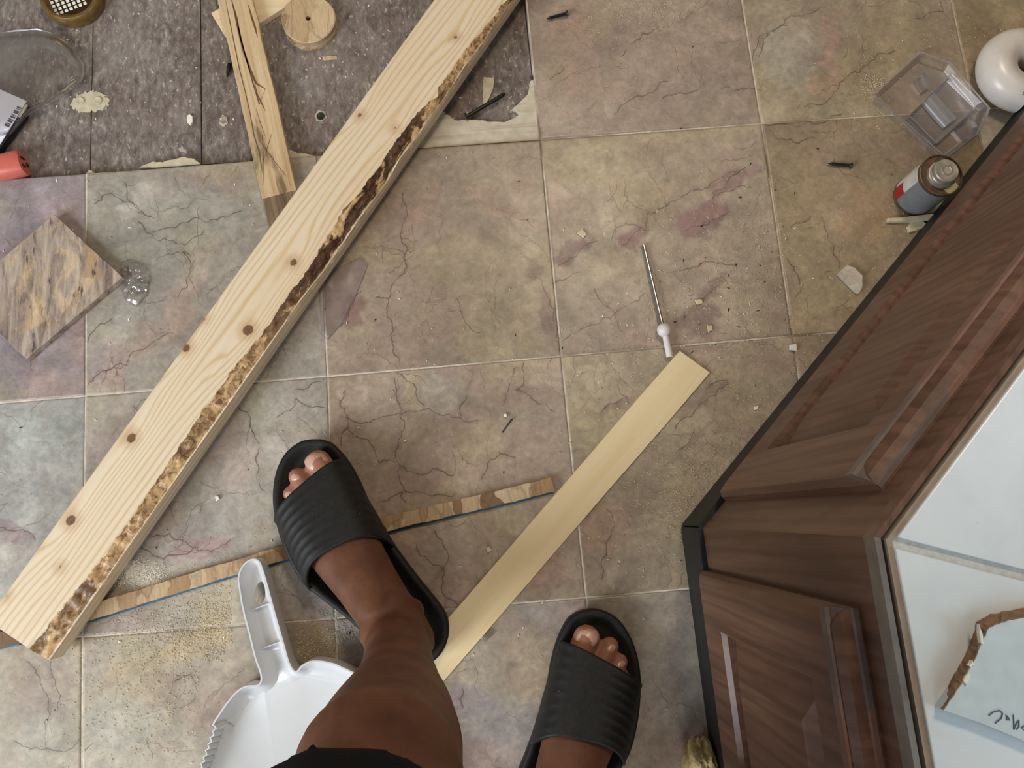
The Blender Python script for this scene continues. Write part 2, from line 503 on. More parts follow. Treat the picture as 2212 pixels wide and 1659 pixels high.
def m_skin():
    t = NT('brown_skin'); p = t.pos()
    n = t.noise(p, 26, 5, 0.6); f = t.noise(p, 300, 3)
    c = t.ramp(n, [(0.3, lin(84, 50, 32)), (0.55, lin(102, 63, 42)), (0.75, lin(116, 76, 54))])
    c = t.mix(t.attr('toe'), c, lin(164, 112, 90))
    c = t.mix(0.15, c, t.ramp(f, [(0.3, (0.4, 0.4, 0.4, 1)), (0.7, (0.6, 0.6, 0.6, 1))]), 'OVERLAY')
    t.b.inputs['Subsurface Weight'].default_value = 0.08
    t.b.inputs['Subsurface Radius'].default_value = (0.006, 0.003, 0.0015)
    t.bump(f, 0.08, 0.0004)
    return t.set(c, 0.6, spec=0.35)
M_SKIN = m_skin()
M_NAIL = plain('toenail', lin(196, 156, 136), 0.3, 0, 0.06, 120)
M_CLOTH = plain('black_cotton', lin(20, 20, 22), 0.9, 0, 0.3, 500, 0.2)
M_STEEL = plain('dark_steel', lin(52, 50, 44), 0.45, 0.7, 0.35, 300)
M_SCREW = plain('green_black_screw', lin(46, 50, 44), 0.5, 0.5, 0.35, 300)
M_CHROME = plain('bright_rod', lin(190, 188, 184), 0.22, 1.0, 0.1)
M_NYLON = plain('white_nylon', lin(214, 208, 204), 0.45, 0, 0.05)
M_TIN = plain('dull_tin', lin(168, 160, 144), 0.42, 0.45, 0.35, 60)
M_TINB = plain('bright_tin', lin(216, 212, 202), 0.25, 0.9, 0.1)
def m_clear(name, tint, mixf, rough=0.12):
    t = NT(name)
    tr = t.n('ShaderNodeBsdfTransparent'); tr.inputs[0].default_value = tint
    gl = t.n('ShaderNodeBsdfGlossy'); gl.inputs['Roughness'].default_value = rough; gl.inputs[0].default_value = (1, 1, 1, 1)
    df = t.n('ShaderNodeBsdfDiffuse'); df.inputs[0].default_value = (0.75, 0.74, 0.74, 1)
    fr = t.n('ShaderNodeFresnel'); fr.inputs[0].default_value = 1.5
    m1 = t.n('ShaderNodeMixShader'); m1.inputs[0].default_value = mixf
    t.l(tr.outputs[0], m1.inputs[1]); t.l(df.outputs[0], m1.inputs[2])
    m2 = t.n('ShaderNodeMixShader')
    t.l(t.rng(fr.outputs[0], 0, 1, 0.0, 0.7), m2.inputs[0]); t.l(m1.outputs[0], m2.inputs[1]); t.l(gl.outputs[0], m2.inputs[2])
    t.l(m2.outputs[0], t.out.inputs[0])
    return t.m
M_CLEAR = m_clear('clear_plastic', (0.995, 0.995, 0.995, 1), 0.004)
M_SMOKE = m_clear('greyish_clear_plastic', (0.975, 0.965, 0.975, 1), 0.02, 0.2)
M_MORTAR = plain('pale_mortar', lin(192, 180, 154), 0.95, 0, 0.16, 110, 0.2, 0.5)
def m_trowel():
    t = NT('troweled_mortar'); p = t.pos()
    n = t.noise(p, 60, 5); st = t.noise(t.map(p, (6, 150, 1), (0, 0, -0.07)), 1.0, 4, .6)
    c = t.ramp(n, [(0.3, lin(190, 178, 154)), (0.7, lin(214, 206, 188))])
    c = t.mix(t.rng(st, 0.52, 0.66, 0, 0.5), c, lin(168, 152, 124))
    t.bump(st, 0.5, 0.001)
    return t.set(c, 0.95)
M_TROW = m_trowel()
M_CHIPW = plain('white_chip', lin(232, 226, 212), 0.7, 0, 0.08, 200)
M_CHIPB = plain('beige_chip', lin(208, 192, 160), 0.8, 0, 0.12, 200)
M_SAW = plain('sawdust', lin(206, 190, 152), 0.9, 0, 0.12, 200)
M_ORANGE = plain('orange_red_plug', lin(196, 98, 84), 0.42, 0, 0.08, 120)
M_BLACK = plain('black_plastic', lin(18, 18, 20), 0.45, 0, 0.2)
M_BRASS = plain('brown_brass', lin(120, 92, 50), 0.35, 0.35, 0.25, 90)
M_BRASSD = plain('dark_brown_bronze', lin(58, 40, 16), 0.3, 0.3, 0.3, 60)
M_CARD = plain('lilac_white_card', lin(226, 224, 236), 0.6, 0, 0.02, 60)
M_INK = plain('grey_print', lin(70, 68, 76), 0.7)
M_BLUE = plain('blue_painted_edge', lin(58, 92, 112), 0.6, 0, 0.3, 120)
M_RED = plain('red_print', lin(164, 34, 40), 0.5)
M_LABEL = plain('grey_label', lin(122, 126, 128), 0.5, 0.1, 0.1, 90)
M_WLABEL = plain('white_label', lin(206, 202, 196), 0.5)
M_GLUE = plain('dried_yellow_glue', lin(170, 158, 104), 0.6)
M_RUST = plain('rusty_rim', lin(104, 84, 66), 0.5, 0.5, 0.3, 120)
M_FIBER = plain('beige_foam', lin(206, 184, 132), 0.85, 0, 0.25, 160, 0.2, 0.6)
#--PART2--

# ------------------------------------------------------------------ floor
T = 0.305
def uvof(x, y, z=0.0):
    q = (np.stack([x - CC[0], y - CC[1], np.full_like(x, z - CC[2])], -1)) @ CR
    return 1106 + F * q[..., 0] / -q[..., 2], 829.5 - F * q[..., 1] / -q[..., 2]
seen = {(0, 2): (184.5, 855.5), (1, 2): (707.5, 813), (2, 2): (1212.5, 769), (3, 2): (1712, 725), (2, 1): (1168, 301.5),
        (3, 1): (1645, 267), (2, 3): (1266, 1291), (0, 1): (185.5, 374.5), (0, 3): (177.5, 1376), (1, 3): (724, 1336), (3, 3): (1790, 1246)}
corner = {}
for c in range(-2, 7):
    for r in range(-2, 7):
        m = np.array([c * T, -r * T])
        if (c, r) in seen:
            corner[c, r] = P2(*seen[c, r])
        else:
            k = min(seen, key=lambda s: (s[0] - c) ** 2 + (s[1] - r) ** 2)
            corner[c, r] = m + (P2(*seen[k]) - np.array([k[0] * T, -k[1] * T])) * 0.8
# base tint of every slab, (column, row)
base = {(-1, 1): (168, 158, 158), (0, 1): (178, 172, 160), (1, 1): (172, 156, 136), (2, 1): (180, 165, 144), (3, 1): (176, 158, 128),
        (2, 0): (180, 163, 146), (3, 0): (188, 174, 150), (4, 0): (172, 150, 118), (-1, 2): (184, 184, 176), (0, 2): (184, 177, 166), (1, 2): (184, 168, 148),
        (2, 2): (178, 164, 140), (3, 2): (170, 152, 126), (-1, 3): (186, 175, 152), (0, 3): (186, 176, 156), (1, 3): (176, 168, 160),
        (2, 3): (170, 162, 148), (3, 3): (170, 160, 140)}
# patches of other colour in the stone: pixel centre, radii, turn, colour, strength
blot = [(1240, 542, 58, 20, -32, (120, 80, 84), .75), (1362, 512, 42, 26, -25, (134, 88, 92), .8), (1515, 468, 74, 34, -18, (140, 96, 100), .8),
        (1530, 490, 50, 18, -25, (112, 86, 90), .6), (1512, 690, 40, 52, 15, (112, 80, 82), .75), (1545, 620, 40, 16, -45, (116, 90, 90), .6), (1590, 385, 70, 22, -25, (146, 112, 112), .6),
        (1480, 340, 120, 40, -15, (176, 158, 144), .5), (1260, 345, 70, 45, -20, (186, 170, 136), .45), (1146, 580, 22, 34, 10, (116, 82, 80), .6),
        (1185, 680, 22, 70, -8, (118, 92, 90), .55), (765, 668, 30, 42, 25, (120, 84, 82), .7), (1131, 707, 28, 62, -6, (186, 168, 130), .45),
        (1000, 640, 130, 110, 0, (150, 138, 114), .4), (880, 440, 90, 60, -20, (172, 140, 120), .5), (1080, 450, 110, 30, 30, (172, 140, 124), .5),
        (905, 850, 40, 60, 0, (188, 170, 134), .42), (910, 930, 55, 50, 0, (184, 168, 134), .4), (950, 850, 60, 60, 0, (176, 170, 158), .5),
        (1795, 100, 26, 85, 3, (190, 148, 136), .55), (1785, 180, 40, 30, 0, (200, 160, 130), .5), (1960, 120, 170, 120, -15, (158, 138, 104), .5), (1700, 110, 70, 90, 0, (186, 180, 166), .6),
        (1880, 470, 60, 70, 15, (184, 146, 104), .42), (1740, 430, 70, 120, 0, (160, 142, 106), .5), (1380, 110, 130, 80, -15, (164, 142, 128), .5), (1240, 90, 60, 120, -10, (166, 136, 122), .45), (1480, 190, 90, 70, -20, (158, 142, 128), .5),
        (400, 640, 34, 120, 20, (200, 166, 146), .32), (300, 760, 150, 22, -35, (196, 166, 144), .36), (230, 820, 50, 26, -30, (196, 176, 144), .35), (240, 780, 60, 50, -40, (148, 118, 124), .4), (430, 520, 50, 70, 10, (180, 168, 140), .5),
        (320, 430, 90, 40, 5, (190, 184, 170), .6), (470, 470, 80, 60, 0, (164, 164, 152), .5), (60, 620, 100, 200, 0, (156, 140, 146), .6), (100, 430, 90, 40, -8, (162, 146, 150), .6),
        (90, 930, 80, 50, 0, (176, 180, 170), .6), (430, 900, 120, 60, 0, (192, 178, 164), .5), (560, 880, 60, 40, -10, (182, 180, 168), .5), (520, 1000, 60, 80, 0, (186, 168, 156), .5),
        (430, 1185, 80, 20, -10, (158, 122, 122), .6), (30, 1150, 60, 24, 20, (150, 122, 128), .6), (20, 1200, 60, 40, 0, (186, 178, 164), .6),
        (310, 1435, 120, 24, -25, (192, 168, 134), .4), (420, 1390, 90, 30, -20, (202, 178, 134), .5), (100, 1500, 60, 120, 12, (158, 136, 128), .45), (80, 1590, 60, 50, 0, (200, 192, 172), .6), (260, 1560, 80, 60, 0, (178, 176, 164), .5),
        (1290, 830, 80, 50, 0, (184, 172, 146), .5), (1330, 870, 40, 14, -35, (120, 96, 96), .5), (1520, 860, 80, 16, -38, (130, 102, 96), .5), (1490, 960, 60, 14, -45, (126, 100, 94), .45), (1300, 1140, 60, 60, 0, (180, 140, 122), .5), (1180, 1230, 60, 50, 0, (172, 132, 112), .5),
        (1010, 1520, 70, 50, 0, (150, 138, 146), .6), (1090, 1560, 60, 60, 0, (150, 142, 142), .5), (1440, 1480, 60, 120, 0, (160, 150, 146), .5), (1130, 970, 70, 60, 0, (186, 158, 140), .5), (760, 850, 40, 34, 0, (204, 186, 166), .5), (740, 930, 30, 60, 0, (168, 140, 128), .5)]
veins = [[(881, 540), (874, 590), (854, 607), (844, 640), (839, 650), (837, 670), (847, 697), (844, 721), (847, 744), (860, 771), (864, 787)],
         [(870, 420), (876, 470), (868, 500), (881, 540)], [(844, 640), (815, 642)], [(857, 804), (877, 824), (901, 841), (917, 878)],
         [(852, 818), (860, 868), (864, 898), (874, 911), (867, 941), (854, 981), (864, 1005), (901, 1023), (934, 1011), (978, 1027)],
         [(743, 901), (817, 905), (887, 888), (927, 881), (978, 903), (994, 901), (1001, 868), (1008, 858)], [(994, 901), (1034, 908)],
         [(1115, 794), (1105, 824), (1088, 874)], [(1131, 784), (1130, 834), (1115, 841), (1151, 864), (1195, 888)], [(1078, 978), (1041, 1032)], [(1078, 978), (1111, 988)],
         [(810, 1085), (834, 1082), (857, 1068), (927, 1070), (984, 1068)], [(737, 961), (750, 925), (733, 874), (745, 845)], [(864, 1005), (870, 1050), (876, 1085)], [(750, 925), (800, 960), (818, 1000), (854, 1000)],
         [(988, 647), (994, 670), (1008, 700), (1021, 714), (1048, 717)], [(1151, 590), (1175, 625), (1188, 650), (1195, 690), (1202, 727)], [(737, 704), (752, 685), (780, 630)],
         [(1205, 576), (1225, 565), (1245, 553), (1288, 522)], [(1345, 530), (1362, 515), (1388, 494)], [(1322, 515), (1330, 495), (1352, 483), (1385, 492), (1400, 498)], [(1484, 498), (1505, 490), (1525, 487), (1550, 475), (1570, 462)],
         [(1400, 460), (1430, 450), (1470, 428), (1500, 410), (1530, 405), (1562, 382), (1590, 372)], [(1540, 430), (1575, 415), (1620, 405)], [(1540, 418), (1575, 385), (1610, 362)], [(1400, 460), (1396, 490)],
         [(1218, 735), (1240, 720), (1270, 705), (1300, 690), (1330, 675), (1360, 655), (1390, 635)], [(1285, 625), (1297, 648), (1315, 665)], [(1515, 645), (1548, 620)], [(1430, 585), (1460, 588), (1490, 580), (1520, 566), (1560, 568), (1590, 575)], [(1195, 612), (1225, 600), (1250, 588)],
         [(1660, 272), (1690, 268), (1720, 275), (1745, 262), (1790, 258), (1815, 248)], [(1740, 230), (1800, 200), (1835, 160), (1875, 140), (1900, 115), (1930, 110)], [(1625, 130), (1640, 78), (1680, 60), (1720, 35), (1770, 18)], [(1640, 120), (1700, 55)],
         [(1775, 470), (1785, 500), (1800, 530), (1812, 580)], [(1690, 300), (1720, 310), (1760, 300)], [(1710, 490), (1735, 480), (1750, 470)], [(1980, 40), (2005, 30), (2035, 25)], [(1700, 560), (1725, 600), (1720, 640)],
         [(1430, 215), (1470, 200), (1510, 190)], [(1330, 245), (1360, 215), (1410, 200), (1440, 175)], [(1190, 170), (1215, 150)], [(1370, 90), (1390, 70), (1420, 60)], [(1350, 110), (1345, 120)], [(1560, 190), (1590, 195), (1640, 195)],
         [(190, 830), (230, 800), (300, 757), (360, 722)], [(205, 440), (225, 420), (260, 430), (300, 455), (330, 470)], [(270, 395), (275, 430), (300, 460)], [(330, 500), (370, 490), (420, 470), (470, 475), (520, 455)], [(300, 480), (340, 520), (400, 530), (440, 500)], [(340, 560), (380, 545), (410, 550)],
         [(395, 545), (412, 570), (405, 620), (385, 640)], [(190, 740), (215, 700), (240, 690)], [(50, 690), (60, 760), (70, 800)], [(515, 880), (540, 900), (545, 930), (560, 960), (555, 1000), (570, 1060)], [(640, 840), (690, 825)], [(600, 900), (640, 860), (700, 880)], [(310, 900), (290, 880)],
         [(0, 1140), (40, 1145), (75, 1165)], [(330, 1160), (400, 1170), (440, 1190), (500, 1165)], [(290, 1180), (330, 1200), (420, 1182)], [(110, 1430), (120, 1470), (132, 1500), (125, 1530)], [(60, 1430), (90, 1480), (95, 1560), (100, 1620)], [(30, 1600), (80, 1615), (140, 1625), (170, 1600)], [(380, 1470), (410, 1455), (425, 1490)], [(315, 1600), (330, 1640)],
         [(1460, 925), (1500, 890), (1545, 855), (1570, 830)], [(1525, 840), (1570, 822)], [(1470, 970), (1500, 930)], [(1300, 890), (1340, 865)], [(1310, 1100), (1325, 1140), (1310, 1180), (1300, 1250)], [(900, 1180), (930, 1215), (960, 1235), (955, 1280), (1000, 1320)], [(940, 1150), (965, 1190), (955, 1230)], [(1000, 1490), (1000, 1530)], [(700, 1100), (715, 1080)]]
def crooked(v, lv=3, k=.20, rr=random.Random(5)):
    v = [np.array(q, float) for q in v]
    for _ in range(lv):
        out = []
        for a, b in zip(v, v[1:]):
            d = b - a
            out += [a, (a + b) / 2 + np.array([-d[1], d[0]]) * (rr.random() - .5) * 2 * k]
        v = out + [v[-1]]
    return np.array(v)
allsegs = [crooked(v) for v in veins]
def sdist(px, py, polys, far=.05):
    d = np.full(px.shape, 1e9); s = np.full(px.shape, 1e9)
    for poly in polys:
        lo = poly.min(0) - 14; hi = poly.max(0) + 14
        ix = np.nonzero((px > lo[0]) & (px < hi[0]) & (py > lo[1]) & (py < hi[1]))[0]
        if not len(ix): continue
        x, y = px[ix], py[ix]; dd = d[ix]; sg = s[ix]
        for (x0, y0), (x1, y1) in zip(poly, poly[1:]):
            dx, dy = x1 - x0, y1 - y0
            L = dx * dx + dy * dy + 1e-9
            t = np.clip(((x - x0) * dx + (y - y0) * dy) / L, 0, 1)
            q = np.hypot(x - x0 - t * dx, y - y0 - t * dy)
            m = q < dd
            dd = np.where(m, q, dd); sg = np.where(m, np.sign(dx * (y - y0) - dy * (x - x0)) * q, sg)
        d[ix] = dd; s[ix] = sg
    d = np.minimum(d * .0006, far); s = np.clip(s * .0006, -far, far)
    return d, s
def hairlines(u, v, seed, n=30):
    rr = random.Random(seed); out = []
    main = rr.uniform(0, math.pi)
    for i in range(n):
        x, y = rr.uniform(u.min(), u.max()), rr.uniform(v.min(), v.max())
        h = main + rr.gauss(0, .5) + (math.pi / 2 if rr.random() < .3 else 0)
        pl = [(x, y)]
        for k in range(rr.randint(4, 16)):
            h += rr.gauss(0, .35); x += math.cos(h) * 15; y += math.sin(h) * 15
            pl.append((x, y))
        out.append(crooked(pl, 1, .3, rr))
    return out

floor = prism('floor', [(-1.2, -2.4), (2.2, -2.4), (2.2, 1.0), (corner[2, 1][0] - .001, 1.0), tuple(corner[2, 1] + np.array([-.001, -.001])), tuple(corner[0, 1] + np.array([0, -.0005])), (-1.2, corner[0, 1][1] - .02)], -0.03, -0.0009, M_GROUT)
struct(floor, 'marble tile floor with a patch torn up to bare plywood')
bpy.context.view_layer.update()
def make_tile(c, r, n):
    A, B, D, E_ = corner[c, r], corner[c + 1, r], corner[c + 1, r + 1], corner[c, r + 1]
    g = 0.0011
    s = np.linspace(0, 1, n)
    # outer ring is doubled: a lowered, chamfered rim
    S, Tt = np.meshgrid(s, s)
    S = S.ravel(); Tt = Tt.ravel()
    def at(S, Tt, inset):
        a = inset / T
        S2 = a + S * (1 - 2 * a); T2 = a + Tt * (1 - 2 * a)
        S2 = S2[:, None]; T2 = T2[:, None]
        return (A * (1 - S2) + B * S2) * (1 - T2) + (E_ * (1 - S2) + D * S2) * T2
    xy = at(S, Tt, g + 0.0007)
    lip = (random.random() - 0.5) * 0.0006
    z = np.full(len(S), lip) + (fbm(xy[:, 0] * 60, xy[:, 1] * 60, 2) - .5) * 0.0002
    rim = [i for i in range(n)] + [n * k + n - 1 for k in range(1, n)] + [n * (n - 1) + k for k in range(n - 2, -1, -1)] + [n * k for k in range(n - 2, 0, -1)]
    o1 = at(S[rim], Tt[rim], g)
    m = len(rim)
    ragged = (fbm(o1[:, 0] * 400, o1[:, 1] * 400, 3) - .5)
    V = np.vstack([np.column_stack([xy, z]), np.column_stack([o1, np.full(m, lip - 0.0005) - 0.001 * np.clip(ragged, 0, 1)]), np.column_stack([o1, np.full(m, -0.010)])])
    fs = []
    for j in range(n - 1):
        for i in range(n - 1):
            a = j * n + i
            fs.append((a, a + n, a + n + 1, a + 1))
    N0 = n * n
    for k in range(m):
        k2 = (k + 1) % m
        fs.append((rim[k], rim[k2], N0 + k2, N0 + k))
        fs.append((N0 + k, N0 + k2, N0 + m + k2, N0 + m + k))
    o = mobj('tile', V, fs, M_TILE, floor, True)
    u, v = uvof(V[:, 0], V[:, 1])
    b = np.array(lin(*base.get((c, r), (176, 164, 146)))[:3]) * np.array([.71, .69, .685])
    colr = np.tile(b, (len(V), 1))
    # broad cloudy change of tone inside a slab
    sd = c * 3.7 + r * 9.1
    k = fbm(V[:, 0] * 7 + sd, V[:, 1] * 7, 4)
    colr = colr * (0.80 + 0.42 * k)[:, None]
    k = sstep(.52, .72, fbm(V[:, 0] * 11 + sd + 40, V[:, 1] * 11, 4))[:, None] * .45
    colr = colr * (1 - k) + np.array(lin(160, 132, 118)[:3]) * k
    k = sstep(.54, .74, fbm(V[:, 0] * 10 + sd + 80, V[:, 1] * 10, 4))[:, None] * .45
    colr = colr * (1 - k) + np.array(lin(166, 152, 118)[:3]) * k
    if n > 20:
        wu = u + (fbm(u / 26, v / 26, 4) - .5) * 46; wv = v + (fbm(u / 26 + 50, v / 26, 4) - .5) * 46
        for (cu, cv, ru, rv, an, cl, st) in blot:
            ca, sa = math.cos(math.radians(an)), math.sin(math.radians(an))
            du, dv = wu - cu, wv - cv
            q = np.hypot((du * ca + dv * sa) / ru, (-du * sa + dv * ca) / rv)
            k = (1 - sstep(.62, 1.12, q))[:, None] * st
            colr = colr * (1 - k) + (np.array(lin(*cl)[:3]) * .76 + b * .13) * k
        vd, sd_ = sdist(u, v, allsegs)
        vd2, sd2 = sdist(u, v, hairlines(u, v, int(c * 31 + r * 7 + 400)))
    else:
        vd = sd_ = vd2 = sd2 = np.full(len(V), 0.05)
    attr(o, 'col', colr, 'FLOAT_COLOR')
    attr(o, 'vd', vd); attr(o, 'sd', sd_); attr(o, 'vd2', vd2); attr(o, 'sd2', sd2)
    return o
for r in range(-2, 6):
    for c in range(-2, 6):
        if c < 2 and r < 1: continue
        vis = -1 <= c <= 4 and 0 <= r <= 3 and not (c == 4 and r > 0)
        if c >= 3 and r >= 3 or c >= 4 and r >= 2: continue
        make_tile(c, r, 150 if vis else 8)

# bare plywood where the tiles were torn up
zp = -0.012
xl, yt = -0.9, 0.75
xr = corner[2, 1][0]
yb = corner[0, 1][1]
s1 = (P2(434, 0, zp)[0], P2(436, 335, zp)[0]); s2 = (P2(203, 40, zp)[0], P2(196, 370, zp)[0])
def seam(s, y): return s[1] + (s[0] - s[1]) * (y - yb) / (P2(434, 0, zp)[1] - yb)
yb2 = -0.36
gp = 0.0009
panels = [[(xl, yt), (seam(s2, yt) - gp, yt), (seam(s2, yb2) - gp, yb2), (xl, yb2)],
          [(seam(s2, yt) + .0004, yt), (seam(s1, yt) - gp, yt), (seam(s1, yb2) - gp, yb2), (seam(s2, yb2) + .0004, yb2)],
          [(seam(s1, yt) + gp, yt), (xr - .002, yt), (xr - .002, -.302), (seam(s1, yb2) + gp, yb2)]]
for pl in panels:
    # stop at the row of tiles below
    pl[2] = (pl[2][0], max(pl[2][1], yb + .0) if pl is not panels[2] else corner[2, 1][1] + .001)
    pl[3] = (pl[3][0], yb + .002 if pl is not panels[2] else yb + .008)
    prism('plywood_panel', pl, -0.030, zp, M_PLY, floor)
base_ply = prism('plywood_underlay', [(xl, yt), (xr - .002, yt), (xr - .002, -.33), (xl, -.33)], -0.045, -0.0302, M_KICK, floor)

def ragged(pts, z0, z1, name, mat, parent, amp=0.0008, seed=0, z=0.0, sub=4):
    q = [P2(u, v, z) for u, v in pts]
    out = []
    rr = random.Random(seed)
    for a, b in zip(q, q[1:] + q[:1]):
        for k in range(sub):
            t = k / sub
            e = amp * 2
            out.append((a[0] * (1 - t) + b[0] * t + (rr.random() - .5) * e, a[1] * (1 - t) + b[1] * t + (rr.random() - .5) * e))
    return prism(name, out, z0, z1, mat, parent, 0.0006)
m = ragged([(896, 321), (1166, 302), (1164, 270), (1162, 241), (1159, 201), (1152, 167), (1145, 175), (1141, 202), (1132, 212), (1112, 230), (1101, 240), (1114, 238), (1121, 247), (1112, 254), (1090, 263), (1061, 263), (1043, 259), (1010, 257), (984, 260), (958, 240), (930, 236)],
           zp, -0.0062, 'mortar_bed', M_TROW, floor, 0.0006, 1, -.006)
m['label'] = 'pale trowelled mortar left at the tile edge'
for i, pts in enumerate([[(300, 362), (330, 349), (352, 350), (394, 338), (420, 344), (432, 354), (398, 358), (340, 361)],
                         [(620, 341), (622, 322), (642, 330), (660, 332), (690, 338), (682, 345)],
                         [(183, 376), (195, 366), (203, 372), (200, 376)]]):
    ragged(pts, zp, -0.0035, 'mortar_lump', M_MORTAR, floor, 0.0007, i + 5, -.004)
ragged([(155, 225), (168, 205), (200, 197), (228, 205), (236, 226), (216, 240), (182, 244), (162, 238)], zp, zp + .0009, 'mortar_lump', M_MORTAR, floor, 0.0024, 31, zp, 7)
ragged([(680, 250), (688, 238), (700, 240), (706, 252), (696, 264), (684, 262)], zp, zp + .0009, 'mortar_lump', M_MORTAR, floor, 0.0008, 32, zp)
ragged([(473, 258), (480, 248), (491, 252), (492, 266), (484, 274), (475, 268)], zp, zp + .0009, 'mortar_lump', M_MORTAR, floor, 0.0008, 33, zp)
for (u, v, k) in [(174, 219, M_MORTAR), (212, 218, M_MORTAR), (693, 252, M_SCREW), (483, 260, M_TIN)]:
    lathe('screw_head', [(0, .0052), (.0016, .0056), (.0020, .0046), (.0014, .0030), (.0012, .0012)], P(u, v, zp + .0006), (0, 0, 1), k, floor, 18)

# ------------------------------------------------------------------ boxed-in bath platform with stained doors
B0 = P(1480.5, 1139); T0 = P(1897, 1161, .5)
dA = np.array([.7190, .6950, 0]); dA /= np.linalg.norm(dA)
dB = np.array([.0070, -1.0, 0]); dB /= np.linalg.norm(dB)
upv = (T0 - B0) / np.linalg.norm(T0 - B0)
def nrm(d):
    n = np.cross(d, upv); n /= np.linalg.norm(n)
    return n if n @ (CC - B0) > 0 else -n
nA, nB = nrm(dA), nrm(dB)
LA, LB = 1.0, 0.85
HK, HT = 0.083, 0.488
def fp(side, s, t, o=0.0):
    d, n = (dA, nA) if side == 'A' else (dB, nB)
    return Vector(B0 + d * s + upv * t + n * o)
def quadbox(bm, side, s0, s1, t0, t1, o0, o1, mi=0):
    v = [bm.verts.new(fp(side, s, t, o)) for o in (o0, o1) for (s, t) in ((s0, t0), (s1, t0), (s1, t1), (s0, t1))]
    for f in ((0, 1, 2, 3), (4, 5, 6, 7), (0, 1, 5, 4), (1, 2, 6, 5), (2, 3, 7, 6), (3, 0, 4, 7)):
        bm.faces.new([v[i] for i in f]).material_index = mi
cab = empty('bath_platform', B0)
tag(cab, 'angled bath platform with dark brown panelled doors and white tiled top', 'cabinet')
def local(o, side):
    """give a face-mounted part its own grain direction: local y runs up the door"""
    d, n = (dA, nA) if side == 'A' else (dB, nB)
    up = np.cross(n, d) if (np.cross(n, d))[2] > 0 else np.cross(d, n)
    Mx = Matrix(((d[0], up[0], n[0], B0[0]), (d[1], up[1], n[1], B0[1]), (d[2], up[2], n[2], B0[2]), (0, 0, 0, 1)))
    inv = Mx.inverted()
    o.data.transform(inv)
    o.matrix_world = Mx
    return o
for side, L in (('A', LA), ('B', LB)):
    # face frame as separate rails and stiles behind the doors
    bm = bmesh.new(); quadbox(bm, side, 0, L, HK, HT, -.018, 0)
    o = bobj('face_frame', bm, M_OAK, None); local(o, side); o.parent = cab; o.matrix_parent_inverse = cab.matrix_world.inverted()
    bm = bmesh.new(); quadbox(bm, side, -0.001, L, 0.001, HK - .005, -.02, .0060)
    o = bobj('kickboard', bm, M_KICK, cab); bevel(o, .001)
    o['label'] = 'black kickboard'
def door(side, s0, s1, t0, t1):
    fw = .056; th = .0165; bv = .010
    # a frame with an eased outer edge, an opening and a raised field
    rings = [((s0, s1, t0, t1), 0.0), ((s0, s1, t0, t1), th - bv), ((s0 + bv * .35, s1 - bv * .35, t0 + bv * .35, t1 - bv * .35), th - bv * .35), ((s0 + bv * 1.3, s1 - bv * 1.3, t0 + bv * 1.3, t1 - bv * 1.3), th),
             ((s0 + fw, s1 - fw, t0 + fw + .018, t1 - fw - .008), th), ((s0 + fw + .004, s1 - fw - .004, t0 + fw + .022, t1 - fw - .012), th - .005), ((s0 + fw + .004, s1 - fw - .004, t0 + fw + .022, t1 - fw - .012), .002)]
    bm = bmesh.new(); prev = None
    for (a, b, c, d), o in rings:
        vv = [bm.verts.new(fp(side, s, t, o)) for s, t in ((a, c), (b, c), (b, d), (a, d))]
        if prev:
            for i in range(4): bm.faces.new((prev[i], prev[(i + 1) % 4], vv[(i + 1) % 4], vv[i]))
        prev = vv
    fr = bobj('door', bm, M_OAK, None); local(fr, side); fr.parent = cab; fr.matrix_parent_inverse = cab.matrix_world.inverted()
    a, b, c, d = s0 + fw + .004, s1 - fw - .004, t0 + fw + .022, t1 - fw - .012
    bm = bmesh.new(); prev = None
    for (q0, q1, q2, q3), o in [((a, b, c, d), .0005), ((a, b, c, d), .003), ((a + .036, b - .036, c + .020, d - .040), .0115), ((a + .039, b - .039, c + .023, d - .043), .0125)]:
        vv = [bm.verts.new(fp(side, s, t, o)) for s, t in ((q0, q2), (q1, q2), (q1, q3), (q0, q3))]
        if prev:
            for i in range(4): bm.faces.new((prev[i], prev[(i + 1) % 4], vv[(i + 1) % 4], vv[i]))
        prev = vv
    bm.faces.new(prev)
    pn = bobj('raised_panel', bm, M_OAK, None); local(pn, side); pn.parent = fr; pn.matrix_parent_inverse = fr.matrix_world.inverted()
    # worn top moulding, finish rubbed off
    bm = bmesh.new(); prev = None
    for s in (s0 + .0005, s1 - .0005):
        pr = [(t1 - .026, th - .002), (t1 - .026, th + .0015), (t1 - .015, th + .0022), (t1 - .0145, th - .001), (t1 - .006, th - .004), (t1 + .0012, th - .011), (t1 + .0012, .002), (t1 - .01, .002)]
        vv = [bm.verts.new(fp(side, s, t, o)) for t, o in pr]
        if prev:
            for i in range(len(vv)): bm.faces.new((prev[i], prev[(i + 1) % len(vv)], vv[(i + 1) % len(vv)], vv[i]))
        prev = vv
        bm.faces.new(vv)
    tr = bobj('worn_moulding', bm, M_OAKW, None); local(tr, side); tr.parent = fr; tr.matrix_parent_inverse = fr.matrix_world.inverted()
    return fr
d1_ = door('A', .041, .93, HK + .006, .457)
d2_ = door('B', .047, .62, HK + .002, .457)
d1_['label'] = 'door facing the white pipe bend'
d2_['label'] = 'door facing the bare feet'
